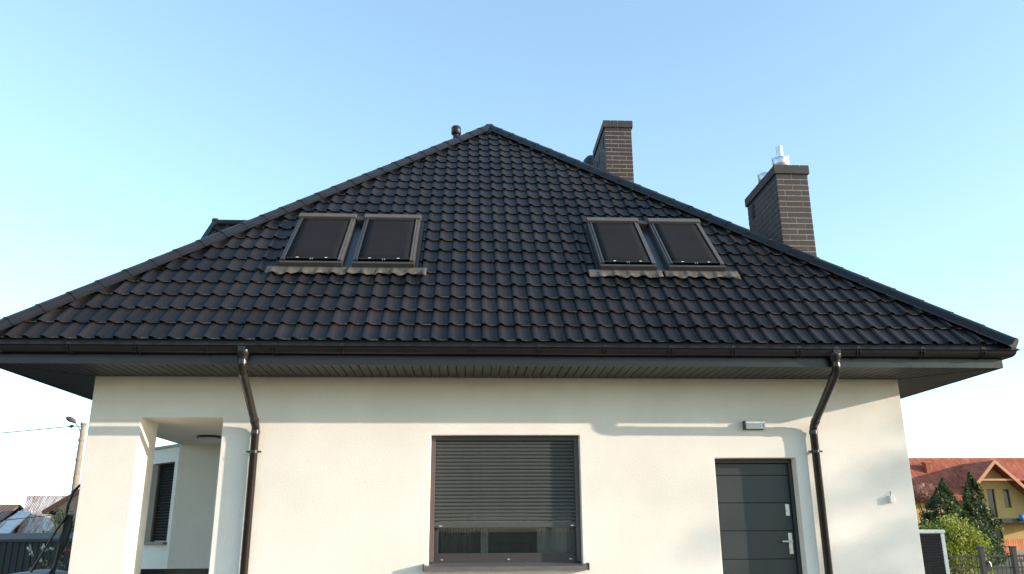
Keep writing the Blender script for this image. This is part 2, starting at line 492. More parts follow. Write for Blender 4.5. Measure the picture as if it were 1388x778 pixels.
# low wing behind the porch, its wall turned 45 degrees
c0 = Vector((-4.84, 3.157, 0)); wt = Vector((-0.692, 0.722, 0)).normalized(); wi = Vector((wt.y, -wt.x, 0))
FW = Matrix(((wt.x, wi.x, 0, c0.x), (wt.y, wi.y, 0, c0.y), (0, 0, 1, 0), (0, 0, 0, 1)))
S0, S1, AZ0, AZ1 = 0.27, 1.07, 1.128, 2.333
aw = cells([0, S0, S1, 2.4], [0, 0.15, 0.35], [-0.3, AZ0, AZ1, 2.56], lambda s, d, z: not (S0 < s < S1 and AZ0 < z < AZ1 and d < 0.15))
aw.v = [tuple(FW @ Vector(p)) for p in aw.v]
e1 = c0 + wt * 2.4
aw.prism([(e1.x, e1.y + 0.004), (e1.x + 0.3, e1.y + 0.2), (e1.x + 0.3, 8), (e1.x, 8)][::-1], -0.3, 2.556)
aw.f[-6:] = [f[::-1] for f in aw.f[-6:]]
MB().box(-A, -3.201, 0.001, PB - 0.004, -0.01, 0.006).build('porch_floor', M['graphite'], house)  # unseen dark slab, added to cut bounced light in the porch
wing = aw.build('side_wing', M['plaster'], house)
cop = MB().prism([(c0.x - 0.02, c0.y - 0.012), (e1.x - 0.03, e1.y - 0.012), (e1.x - 0.03, 8), (c0.x - 0.09, 8)][::-1], 2.562, 2.60)
cop.f = [f[::-1] for f in cop.f]
cop.build('coping', M['graphite'], wing)
wf = MB()
for k in range(27):
    z = AZ0 + 0.02 + k * 0.0445
    wf.box(S0 + 0.06, S1 - 0.06, 0.128, 0.142, z, z + 0.041, FW)
stuff(wf.build('shutter_slats', M['blind'], wing))
for a in (S0, S1 - 0.055):
    MB().box(a, a + 0.055, 0.10, 0.148, AZ0, AZ1, FW).build('guide_rail', M['guide'], wing)
MB().box(S0 - 0.02, S1 + 0.02, -0.06, 0.13, AZ0 - 0.03, AZ0 + 0.004, FW).build('window_sill', M['sill'], wing)


# ---- roof base
def roof_pt(x, s, w=0.0):
    """front slope: x along the eave, s up the slope, w off the surface"""
    return Vector((x, EY + s * CS - w * SN, ZB + s * SN + w * CS))


TF = Matrix(((1, 0, 0, 0), (0, CS, -SN, EY), (0, SN, CS, ZB), (0, 0, 0, 1)))     # roof frame -> world
zr = ZB + K * E
AX = -0.10             # the ridge lies a little left of the middle
rb = MB()
base = [(-E, EY, ZB), (E, EY, ZB), (E, YB, ZB), (-E, YB, ZB), (AX, EY + E, zr), (AX, YB - E, zr)]
rb.add(base, [(0, 1, 4), (1, 2, 5, 4), (2, 3, 5), (3, 0, 4, 5), (0, 3, 2, 1)])
roof = rb.build('roof', M['cap'], house)

# ---- roof tiles: wave profile, one mesh shared by the whole tiles
TW, TL, S_FIRST, STEP = 0.1925, 0.337, 0.082, 0.019


def wave(u, lip=0.0):
    """height across a tile: narrow roll, steep on its left, broad flat pan to its right; the roll lifts at the lip"""
    if u < 0.07: c = math.sin(math.pi / 2 * u / 0.07) * 0.9
    elif u < 0.20: c = 0.9 + 0.1 * math.sin(math.pi * (u - 0.07) / 0.13)
    else: c = 0.45 + 0.45 * math.cos(math.pi * min(1, (u - 0.20) / 0.27))
    bead = 0.007 * max(0, 1 - abs(u - 0.86) / 0.06)
    return (0.022 + 0.015 * lip) * c + bead


US = [0, 0.04, 0.08, 0.19, 0.29, 0.38, 0.47, 0.80, 0.86, 0.92, 1.0]


def tile_geo(x0, s0, ns=4):
    """one tile in the roof frame; rows: upper end, lip, foot of the riser"""
    us = US
    rows = [(TL + 0.02, -0.004, 1.0, 0.0), (0.0, STEP * 0.80, 0.0, 1.0)]
    vs, fs, uv = [], [], []
    n = len(us)
    for (dv, w, v, lp) in rows:
        for u in us:
            vs.append((x0 + u * TW, s0 + dv, w + wave(u, lp) + 0.012)); uv.append((u * 0.996, v * 0.996))
    for r in range(1):
        for j in range(n - 1):
            a = r * n + j
            fs.append((a + n, a + n + 1, a + 1, a))
    sm = [True] * len(fs)
    o = len(vs)
    for u in us: vs.append((x0 + u * TW, s0, STEP * 0.80 + wave(u, 1) + 0.012)); uv.append((u * 0.996, 0.0))
    for u in us: vs.append((x0 + u * TW, s0 + 0.045, wave(u) * 0.7 - 0.004)); uv.append((u * 0.996, 0.02))
    for j in range(n - 1):
        fs.append((o + n + j, o + n + j + 1, o + j + 1, o + j)); sm.append(False)
    return vs, fs, uv, sm


def tile_mesh(geos, name):
    vs, fs, uv, sm = [], [], [], []
    for gi, (v, f, t, s) in enumerate(geos):
        o = len(vs); vs += v; fs += [tuple(i + o for i in q) for q in f]; sm += s
        uv += [(a + gi % 50, b + gi // 50) for a, b in t]
    me = bpy.data.meshes.new(name); me.from_pydata(vs, [], fs); me.update()
    me.polygons.foreach_set("use_smooth", sm)
    lay = me.uv_layers.new(name="tile")
    li = [0] * len(me.loops); me.loops.foreach_get("vertex_index", li)
    flat = []
    for i in li: flat += uv[i]
    lay.data.foreach_set("uv", flat)
    me.materials.append(M['tile'])
    return me


def clip(me, planes):
    bm = bmesh.new(); bm.from_mesh(me)
    for co, no in planes:
        bmesh.ops.bisect_plane(bm, geom=bm.verts[:] + bm.edges[:] + bm.faces[:], plane_co=co, plane_no=no, clear_outer=True)
    bm.to_mesh(me); bm.free(); me.update()
    return me


FR, FL = (E - AX) / E, (E + AX) / E
HC = 0.075             # tiles stop short of the hip line, under the caps
def hipr(s): return E - HC - s * CS * FR
def hipl(s): return -E + HC + s * CS * FL


whole = tile_mesh([tile_geo(0, 0)], 'roof_tile')
pl_r = (Vector((E - HC, 0, 0)), Vector((1, CS * FR, 0)).normalized())
pl_l = (Vector((-E + HC, 0, 0)), Vector((-1, CS * FL, 0)).normalized())
nrow = int((SL - S_FIRST) / TL) + 1
SKY = [(-2.99, -1.14), (1.19, 2.98)]           # x ranges of the skylight pairs
SKV0, SKV1 = 1.805, 3.32
count, rest = 0, []
for r in range(nrow):
    s0 = S_FIRST + r * TL
    hr, hl = hipr(s0), hipl(s0)
    for c in range(int(hl / TW) - 2, int(hr / TW) + 2):
        x0 = c * TW + 0.055
        if x0 > hr or x0 + TW < hl: continue
        if any(a < x0 and x0 + TW < b for a, b in SKY) and s0 > SKV0 - 0.1 and s0 + TL < SKV1 + 0.1: continue
        inside = x0 > hipl(s0 + TL + 0.02) and x0 + TW < hipr(s0 + TL + 0.02)
        jig = Matrix.Translation((random.gauss(0, 0.0012), random.gauss(0, 0.0015), random.gauss(0, 0.0008)))
        if count < 300:
            if inside:
                o = link('roof_tile', whole, roof)
                o.matrix_local = TF @ Matrix.Translation((x0, s0, 0)) @ jig
            else:
                me = clip(tile_mesh([tile_geo(x0, s0)], 'roof_tile'), [pl_r, pl_l])
                if not len(me.polygons): continue
                o = link('roof_tile', me, roof); o.matrix_local = TF
            count += 1
        else:
            rest.append(tile_geo(x0 + random.gauss(0, 0.0012), s0 + random.gauss(0, 0.0015)))
o = link('roof_tile_field', clip(tile_mesh(rest, 'roof_tile_field'), [pl_r, pl_l]), roof)
o.matrix_local = TF; stuff(o)


def side_field(half, frame, ratio):
    """tiles of one of the other slopes; half = half eave length, ratio = hip run against slope run"""
    ge = []
    for r in range(nrow):
        s0 = S_FIRST + r * TL
        hw = half - s0 * ratio
        for c in range(int(-hw / TW) - 1, int(hw / TW) + 1):
            x0 = c * TW
            if abs(x0) > hw + TW: continue
            ge.append(tile_geo(x0, s0))
    me = clip(tile_mesh(ge, 'roof_tile_field'), [(Vector((half - HC, 0, 0)), Vector((1, ratio, 0)).normalized()),
                                                (Vector((-half + HC, 0, 0)), Vector((-1, ratio, 0)).normalized()),
                                                (Vector((0, SL - 0.05, 0)), Vector((0, 1, 0)))])
    o = link('roof_tile_field', me, roof); o.matrix_local = frame; stuff(o)


HD = (YB - EY) / 2; YM = (YB + EY) / 2
for az, half, run, cx_, cy_, hr_ in ((90, HD, E - AX, AX, YM, E), (-90, HD, E + AX, AX, YM, E), (180, E, E, 0, YB - E, E)):
    k_ = K * E / run
    cs = 1 / math.sqrt(1 + k_ * k_); sn = k_ * cs
    fr = Matrix.Translation((cx_, cy_, 0)) @ Matrix.Rotation(math.radians(az), 4, 'Z') @ \
        Matrix(((1, 0, 0, 0), (0, cs, -sn, -run), (0, sn, cs, ZB), (0, 0, 0, 1)))
    side_field(half, fr, cs * hr_ / run)


# ---- hip and ridge caps
CAP_SEC = [(-0.158, -0.052), (-0.116, -0.028), (-0.106, 0.004), (-0.086, 0.038), (-0.050, 0.062), (0, 0.070),
           (0.050, 0.062), (0.086, 0.038), (0.106, 0.004), (0.116, -0.028), (0.158, -0.052)]


def cap_mesh(length):
    mb = MB(); n = len(CAP_SEC)
    # lower end flared a little and given a raised bead, upper end tucked under the next one
    st = [(0.0, 1.035, 0.003), (0.018, 1.035, 0.003), (0.022, 1.0, 0.001), (length, 0.985, -0.003)]
    vs = []
    for (t, k, up) in st:
        vs += [(a * k, t, b * k + up) for a, b in CAP_SEC]
    mb.add(vs, [(i * n + j, i * n + j + 1, (i + 1) * n + j + 1, (i + 1) * n + j) for i in range(3) for j in range(n - 1)], True)
    o = len(mb.v)
    mb.add([(a * 1.035, 0.0, b * 1.035 + 0.003) for a, b in CAP_SEC] + [(a * 0.96, 0.0, b * 0.96 - 0.008) for a, b in CAP_SEC],
           [(j + n, j + n + 1, j + 1, j) for j in range(n - 1)])
    return mb.mesh('ridge_cap', M['cap'])


capm = cap_mesh(0.40)


def cap_run(p, q, pitch=0.37):
    p, q = Vector(p), Vector(q)
    d = (q - p); L = d.length; d.normalize()
    side = d.cross(Vector((0, 0, 1))).normalized(); up = side.cross(d)
    n = int(L / pitch)
    for i in range(n):
        P = p + d * (i * L / n)
        o = link('ridge_cap', capm, roof)
        r = Matrix((side, d, up)).transposed().to_4x4(); r.translation = P
        o.matrix_local = r @ Matrix.Rotation(random.gauss(0, 0.003), 4, 'Z')


apx = Vector((AX, EY + E, zr)); apb = Vector((AX, YB - E, zr))
up = 0.042
for sgn in (-1, 1):
    cap_run(Vector((sgn * E, EY, ZB + up)).lerp(apx + Vector((0, 0, up)), 0.006), apx + Vector((0, 0, up)))
    cap_run((sgn * E, YB, ZB + up), apb + Vector((0, 0, up)))
cap_run(apx + Vector((0, 0.10, up - 0.02)), apb + Vector((0, -0.10, up - 0.02)))
for sgn in (-1, 1):      # closing discs at the feet of the front hips
    d = (apx - Vector((sgn * E, EY, ZB))).normalized(); side = d.cross(Vector((0, 0, 1))).normalized(); upv = side.cross(d)
    r = Matrix((side, d, upv)).transposed().to_4x4(); r.translation = Vector((sgn * E, EY, ZB + up)) + (apx - Vector((sgn * E, EY, ZB))) * 0.006 + d * 0.004
    mb = MB(); k = len(CAP_SEC)
    vs = [r @ Vector((a, t, b)) for t in (0.0, -0.012) for a, b in CAP_SEC]
    mb.add(vs, [tuple(range(k)), tuple(range(k, 2 * k))[::-1]] + [(j, j + k, (j + 1) % k + k, (j + 1) % k) for j in range(k)])
    mb.build('cap_end', M['skyframe'], roof)

# ---- eaves: drip flashing, gutter, fascia, soffit
def ring(profile, closed=False):
    """profile = (distance out from the wall, z) swept round the four sides with mitred corners"""
    mb = MB(); n = len(profile); vs = []
    for (o, z) in profile:
        vs += [(-A - o, -o, z), (A + o, -o, z), (A + o, LH + o, z), (-A - o, LH + o, z)]
    fs = []
    for i in range(n if closed else n - 1):
        a, b = i * 4, ((i + 1) % n) * 4
        for j in range(4):
            k = (j + 1) % 4
            fs.append((a + j, a + k, b + k, b + j))
    return mb.add(vs, fs)


ring([(0.86, 3.362), (0.900, 3.335), (0.918, 3.262), (0.914, 3.262), (0.895, 3.325), (0.86, 3.355)], True).build('drip_edge', M['graphite'], house)
prof = []
for i in range(11):
    t = math.pi * i / 10
    prof.append((0.888 + 0.062 * math.cos(t), 3.252 - 0.088 * math.sin(t)))
prof = [(0.948, 3.264), (0.955, 3.258), (0.949, 3.248)] + prof[1:]
inner = [(o - 0.004 if o > 0.888 else o + 0.004, z + 0.005) for o, z in prof[::-1]]
gm = ring(prof + inner, True)
gutter = gm.build('gutter', M['gutter'], house)
for p in gutter.data.polygons: p.use_smooth = True
gutter.data.set_sharp_from_angle(angle=math.radians(40))
brk = MB()
for i in range(9):
    t0, t1 = math.pi * i / 8, math.pi * (i + 1) / 8
    f = lambda t, r: (-(0.888 + (0.062 + r) * math.cos(t)), 3.252 - (0.088 + r) * math.sin(t))
for i in range(8):
    t0, t1 = math.pi * i / 8, math.pi * (i + 1) / 8
    (y0, z0), (y1, z1) = f(t0, 0.002), f(t1, 0.002)
    (y2, z2), (y3, z3) = f(t0, 0.010), f(t1, 0.010)
    for dx in (-0.022, 0.012):
        brk.add([(dx, y0, z0), (dx, y1, z1), (dx, y3, z3), (dx, y2, z2), (dx + .01, y0, z0), (dx + .01, y1, z1), (dx + .01, y3, z3), (dx + .01, y2, z2)],
                [(3, 2, 6, 7), (0, 1, 2, 3), (7, 6, 5, 4)])
brk.box(-0.022, 0.022, -0.960, -0.935, 3.256, 3.270)
bmesh_ = brk.mesh('gutter_bracket', M['gutter'])
x = -5.55
while x < 5.7:
    if min(abs(x + 2.96), abs(x - 3.73)) > 0.12:
        link('gutter_bracket', bmesh_, gutter, (x + random.gauss(0, 0.01), 0, 0))
    x += 0.735

ring([(OV, 3.056), (OV + 0.012, 3.056), (OV + 0.012, 3.335), (OV, 3.335)], True).build('fascia', M['graphite'], house)
soffit = ring([(0.002, ZS + 0.03), (OV - 0.002, ZS + 0.03)]).build('soffit', M['black'], house)
pitch = 0.1005
xs_ = -A - OV + 0.006
PLK = {}
while xs_ < A + OV - 0.02:
    x0, x1 = xs_, min(xs_ + pitch - 0.011, A + OV - 0.004)
    q = lambda x: -max(0.004, abs(x) - A) if abs(x) > A else -0.004
    y_in0, y_in1 = q(x0) - 0.001, q(x1) - 0.001
    if x0 < -A and x1 > -A: y_in0 = -0.004 if False else y_in0
    poly = [(x0, -OV + 0.003), (x1, -OV + 0.003), (x1, min(y_in1, -0.0045)), (x0, min(y_in0, -0.0045))]
    if min(poly[2][1], poly[3][1]) - (-OV + 0.003) < 0.02 and max(poly[2][1], poly[3][1]) + OV < 0.01:
        xs_ += pitch; continue
    if x0 > -A and x1 < A and 'm' in PLK:
        link('soffit_plank', PLK['m'], soffit, (x0 - PLK['x'], 0, 0))
    else:
        o = MB().prism(poly, ZS, ZS + 0.012).build('soffit_plank', M['soffit'], soffit)
        if x0 > -A and x1 < A: PLK = {'m': o.data, 'x': x0}
    xs_ += pitch
sp = MB()
for sgn in (-1, 1):
    y = -OV + 0.006
    while y < LH + OV - 0.1:
        y1 = y + pitch - 0.011
        xo = A + OV - 0.004
        lo = lambda yy: max(A + 0.004, A - yy if yy < 0 else A + 0.004)
        pts = [(lo(y) + 0.002, y), (xo, y), (xo, y1), (lo(y1) + 0.002, y1)]
        if sgn < 0: pts = [(-a, b) for a, b in pts][::-1]
        sp.prism(pts, ZS + 0.0005, ZS + 0.012)
        y += pitch
stuff(sp.build('soffit_planks', M['soffit'], soffit))
mb = MB()
for sgn in (-1, 1):       # mitre trims
    a, b = Vector((sgn * (A + 0.002), -0.002, 0)), Vector((sgn * (A + OV - 0.004), -OV + 0.004, 0))
    n_ = (b - a).normalized().orthogonal(); n_ = Vector((n_.x, n_.y, 0)).normalized() if n_.z == 0 else (b - a).normalized().cross(Vector((0, 0, 1)))
    p = [(a + n_ * .012), (b + n_ * .012), (b - n_ * .012), (a - n_ * .012)]
    mb.prism([(v.x, v.y) for v in p], ZS - 0.004, ZS + 0.006)
mb.build('mitre_trim', M['soffit'], soffit)


# ---- downpipes
def downpipe(x):
    r = 0.046; yo = -0.886; yw = -0.074
    pts = [(x, yo, 3.165), (x, yo, 3.06), (x, yo + 0.004, 3.03), (x, yo + 0.02, 2.995), (x, yo + 0.045, 2.972)]
    pts += [(x, -0.135, 2.500), (x, -0.108, 2.480), (x, -0.086, 2.450), (x, yw, 2.41), (x, yw, -0.28)]
    dp = MB().tube(pts, r, 18).build('downpipe', M['pipe'], house)
    fn = MB().tube([(x, yo, 3.20), (x, yo, 3.165), (x, yo, 3.14), (x, yo, 3.10)], [0.074, 0.074, 0.060, 0.053], 18)
    fn.tube([(x, yo - 0.070, 3.225), (x, yo - 0.078, 3.225)], 0.045, 16)
    fn.tube([(x, yo - 0.078, 3.225), (x, yo - 0.084, 3.225)], 0.012, 8)
    fn.build('funnel', M['gutter'], dp)
    for (P, Q) in (((x, yo, 3.085), (x, yo, 3.05)), ((x, -0.835, 2.967), (x, -0.79, 2.937)), ((x, -0.18, 2.530), (x, -0.138, 2.502)), ((x, yw, 2.42), (x, yw, 2.375))):
        MB().tube([P, Q], r + 0.005, 18).build('collar', M['pipe'], dp)
    cl = MB().tube([(x, yw, 2.155), (x, yw, 2.185)], r + 0.006, 18)
    cl.box(x - 0.085, x - r, yw - 0.006, yw + 0.006, 2.160, 2.180); cl.box(x + r, x + 0.085, yw - 0.006, yw + 0.006, 2.160, 2.180)
    cl.box(x - 0.012, x + 0.012, yw + r, -0.001, 2.16, 2.18)
    cl.build('clamp', M['pipe'], dp)


downpipe(-2.962)
downpipe(3.728)

# ---- window with roller shutter
wfm = MB()
fy0, fy1 = 0.165, 0.235
wfm.box(W0, W1, fy0, fy1, WZ0, WZ0 + 0.125)
wfm.box(W0, W0 + 0.10, fy0, fy1, WZ0 + 0.125, WZ1 - 0.1); wfm.box(W1 - 0.10, W1, fy0, fy1, WZ0 + 0.125, WZ1 - 0.1)
wfm.box(W0, W1, fy0, fy1, WZ1 - 0.1, WZ1)
window = wfm.build('window', M['winframe'], house, bevel=0.004)
MB().box(W0 + 0.098, W1 - 0.098, 0.195, 0.205, WZ0 + 0.123, WZ1 - 0.098).build('pane', M['glass'], window)
for (a, b) in ((W0 + 0.002, W0 + 0.054), (W1 - 0.054, W1 - 0.002)):
    MB().box(a, b, 0.100, 0.160, WZ0 + 0.03, WZ1 - 0.002).build('guide_rail', M['guide'], window, bevel=0.003)
MB().box(W0 + 0.056, W1 - 0.056, 0.100, 0.160, WZ1 - 0.055, WZ1 - 0.003).build('shutter_box', M['winframe'], window)
sl0, sl1 = W0 + 0.05, W1 - 0.05
zt, slp = WZ1 - 0.058, 0.0425
sm_ = MB(); k = 7
vs = []
for xx in (sl0, sl1):
    for i in range(k):
        t = i / (k - 1)
        vs.append((xx, 0.128 - 0.011 * math.sin(math.pi * t), -slp + 0.0025 + t * (slp - 0.004)))
    for i in range(k): 
        t = 1 - i / (k - 1)
        vs.append((xx, 0.140, -slp + 0.0025 + t * (slp - 0.004)))
n2 = 2 * k
sm_.add(vs, [(i, i + n2, (i + 1) % n2 + n2, (i + 1) % n2)[::-1] for i in range(n2)])
slat = sm_.mesh('shutter_slat', M['shutter'])
nsl = 22
for i in range(nsl):
    link('shutter_slat', slat, window, (0, 0, zt - i * slp))
zb = zt - nsl * slp
bar = MB().box(sl0, sl1, 0.118, 0.142, zb - 0.072, zb - 0.003)
bar.build('bottom_bar', M['shutter'], window, bevel=0.004)
for xx in (W0 + 0.13, W1 - 0.10):
    MB().box(xx - 0.018, xx + 0.018, 0.098, 0.118, zb - 0.058, zb - 0.045).build('stopper', M['silver'], window)
for xx in (W0 + 0.15, 0.02, W1 - 0.12):
    MB().box(xx - 0.014, xx + 0.014, 0.158, 0.166, WZ0 + 0.050, WZ0 + 0.062).build('drain_cap', M['silver'], window)
def drape(x0, x1, m, y=0.30, amp=0.018, k=60.0):
    cu = MB(); n = max(8, int((x1 - x0) / 0.012)); vs = []
    for i in range(n + 1):
        xx = x0 + (x1 - x0) * i / n
        yy = y + amp * math.sin(xx * k) + 0.5 * amp * math.sin(xx * k * 0.43 + 1)
        vs += [(xx, yy, 0.5), (xx, yy, WZ1 + 0.1)]
    cu.add(vs, [(2 * i, 2 * i + 2, 2 * i + 3, 2 * i + 1) for i in range(n)], True)
    cu.build('curtain', M[m], window)
drape(-0.80, -0.40, 'wood_in', 0.27)
drape(-0.31, -0.22, 'curtain', 0.25, 0.008, 90)
drape(0.36, 0.78, 'curtain', 0.27)
MB().box(-0.21, 0.35, 0.9, 1.3, 0.3, 1.12).build('cupboard', M['darkroom'], window)
si = MB()
si.add([(W0 - 0.045, -0.115, WZ0 - 0.012), (W1 + 0.05, -0.115, WZ0 - 0.012), (W1 + 0.05, 0.16, WZ0 + 0.022), (W0 - 0.045, 0.16, WZ0 + 0.022),
        (W0 - 0.045, -0.115, WZ0 - 0.055), (W1 + 0.05, -0.115, WZ0 - 0.055), (W1 + 0.05, -0.004, WZ0 - 0.035), (W0 - 0.045, -0.004, WZ0 - 0.035)],
       [(0, 1, 2, 3), (4, 5, 1, 0), (7, 6, 5, 4), (4, 0, 3, 7), (1, 5, 6, 2)])
sill = si.build('window_sill', M['sill'], window)
for xx in (W0 - 0.055, W1 + 0.046):
    MB().box(xx, xx + 0.012, -0.122, 0.0, WZ0 - 0.06, WZ0 + 0.018).build('sill_end', M['winframe'], sill)

# ---- door
dr = MB().box(D0 + 0.012, D1 - 0.012, 0.197, 0.25, 0.0, DZ - 0.012)
door = dr.build('door', M['door'], house)
fr = MB().box(D0 + 0.001, D0 + 0.045, 0.14, 0.196, 0, DZ - 0.05); fr.box(D1 - 0.045, D1 - 0.001, 0.14, 0.196, 0, DZ - 0.05)
fr.box(D0 + 0.001, D1 - 0.001, 0.14, 0.196, DZ - 0.05, DZ - 0.001)
fr.build('door_frame', M['door'], door, bevel=0.003)
zl = [0.02, 0.278, 0.604, 0.930, 1.2535, 1.578, 1.904, DZ - 0.054]
for a, b in zip(zl[:-1], zl[1:]):
    MB().box(D0 + 0.048, D1 - 0.048, 0.175, 0.1965, a + 0.003, b - 0.003).build('door_panel', M['door'], door, bevel=0.004)
hx = 3.405
hd = MB().box(hx - 0.024, hx + 0.024, 0.163, 0.1745, 0.985, 1.228)
hd.tube([(hx, 0.17, 1.130), (hx, 0.124, 1.130)], 0.011, 10)
hd.tube([(hx + 0.01, 0.124, 1.130), (hx - 0.115, 0.124, 1.130)], 0.0105, 10)
hd.tube([(hx, 0.163, 1.04), (hx, 0.155, 1.04)], 0.011, 10)
handle = hd.build('handle', M['silver'], door, bevel=0.003)
lk = MB().box(hx - 0.025, hx + 0.025, 0.163, 0.1745, 1.425, 1.562)
lk.tube([(hx, 0.163, 1.49), (hx, 0.151, 1.49)], 0.016, 12)
lk.build('lock_plate', M['silver'], door, bevel=0.003)


# ---- skylights, each with awning blind
def skylight(x0, x1, outer_side):
    def bx(mb, a, b, v0, v1, w0, w1):
        return mb.box(a, b, v0, v1, w0, w1, TF)
    v0, v1 = SKV0, SKV1
    f = MB(); rw = 0.052
    bx(f, x0, x1, v0, v0 + 0.05, 0.0, 0.135)
    bx(f, x0, x0 + rw, v0 + 0.05, v1, 0.0, 0.128); bx(f, x1 - rw, x1, v0 + 0.05, v1, 0.0, 0.128)
    bx(f, x0 + rw, x1 - rw, v1 - 0.05, v1, 0.0, 0.12)
    s = f.build('skylight', M['skyframe'], house, bevel=0.005)
    for a in (x0 + 0.006, x1 - 0.030, x0 + 0.036, x1 - 0.060):
        bx(MB(), a, a + 0.024, v0 + 0.06, v1 - 0.1, 0.1285, 0.150 if a in (x0 + 0.006, x1 - 0.030) else 0.158).build('side_rail', M['rail' if a > x1 - 0.1 else 'skyframe'], s)  # right rails take the paler metal, their sunlit look painted in
    bx(MB(), x0 + rw, x1 - rw, v0 + 0.05, v1 - 0.05, 0.055, 0.065).build('pane', M['darkwin'], s)
    bx(MB(), x0 - 0.008, x1 + 0.008, v1 - 0.10, v1 + 0.012, 0.13, 0.185).build('top_box', M['rail'], s, bevel=0.01)  # top box also wears the sun-lightened colour
    # fabric, sagging a touch
    bl = MB(); vs = []
    nx, ny = 6, 8
    for j in range(ny + 1):
        for i in range(nx + 1):
            u, v = i / nx, j / ny
            sag = 0.006 * math.sin(math.pi * u) * math.sin(math.pi * v)
            vs.append(TF @ Vector((x0 + 0.055 + u * (x1 - x0 - 0.11), v0 + 0.115 + v * (v1 - 0.12 - v0 - 0.115), 0.146 - sag)))
    bl.add(vs, [(j * 7 + i, j * 7 + i + 1, j * 7 + i + 8, j * 7 + i + 7) for j in range(ny) for i in range(nx)], True)
    b = bl.build('blind', M['blind'], s)
    mo = b.modifiers.new('thick', 'SOLIDIFY'); mo.thickness = 0.003
    bx(MB(), x0 + 0.04, x1 - 0.04, v0 + 0.095, v0 + 0.118, 0.138, 0.152).build('hem_bar', M['blackmetal'], s)
    w = x1 - x0
    for q in (0.27, 0.73):
        bx(MB(), x0 + q * w - 0.016, x0 + q * w + 0.016, v0 + 0.105, v0 + 0.117, 0.1525, 0.157).build('clip', M['white'], s)
    hk = bx(MB(), x0 + 0.5 * w - 0.016, x0 + 0.5 * w - 0.010, v0 + 0.055, v0 + 0.1, 0.15, 0.157)
    bx(hk, x0 + 0.5 * w + 0.010, x0 + 0.5 * w + 0.016, v0 + 0.055, v0 + 0.1, 0.15, 0.157)
    hk.build('hook', M['silver'], s)
    # pleated apron lying over the tiles below
    ap = MB(); vs = []; n = 44
    a0, a1 = x0 - (0.16 if outer_side < 0 else 0.062), x1 + (0.062 if outer_side < 0 else 0.16)  # apron reaches further on the outer side of the pair
    for i in range(n + 1):
        xx = a0 + (a1 - a0) * i / n
        u = ((xx - 0.055) / TW) % 1.0
        for j in range(4):
            t = j / 3
            edge = 0.02 * math.sin(xx * 17.0) + 0.012 * math.sin(xx * 41 + 1)
            vv = v0 + 0.01 - t * (0.165 + edge)
            vs.append(TF @ Vector((xx, vv, 0.044 + (wave(u) + 0.004) * min(1, t * 1.4) + 0.02 * (1 - t) + 0.004 * random.random())))
    ap.add(vs, [(i * 4 + j, i * 4 + j + 1, (i + 1) * 4 + j + 1, (i + 1) * 4 + j) for i in range(n) for j in range(3)], True)
    ap.f = [q[::-1] for q in ap.f]
    o = ap.build('apron', M['apron'], s)
    mo = o.modifiers.new('thick', 'SOLIDIFY'); mo.thickness = 0.006
    return s


for (a, b, c, d) in ((-2.925, -2.120, -1.990, -1.190), (1.245, 2.000, 2.155, 2.920)):
    s1 = skylight(a, b, -1); s2 = skylight(c, d, 1)
    MB().box(b + 0.003, c - 0.003, SKV0 + 0.01, SKV1 - 0.1, 0.02, 0.050, TF).build('flashing', M['flash'], s1)
    MB().box(a - 0.035, a - 0.006, SKV0 + 0.01, SKV1 + 0.02, 0.02, 0.062, TF).build('flashing', M['cap'], s1)
    MB().box(d + 0.006, d + 0.045, SKV0 + 0.01, SKV1 + 0.02, 0.02, 0.062, TF).build('flashing', M['cap'], s2)
    MB().box(b + 0.010, c - 0.012, SKV1 - 0.11, SKV1 - 0.01, 0.04, 0.15, TF).build('hinge_cover', M['winframe'], s1, bevel=0.01)


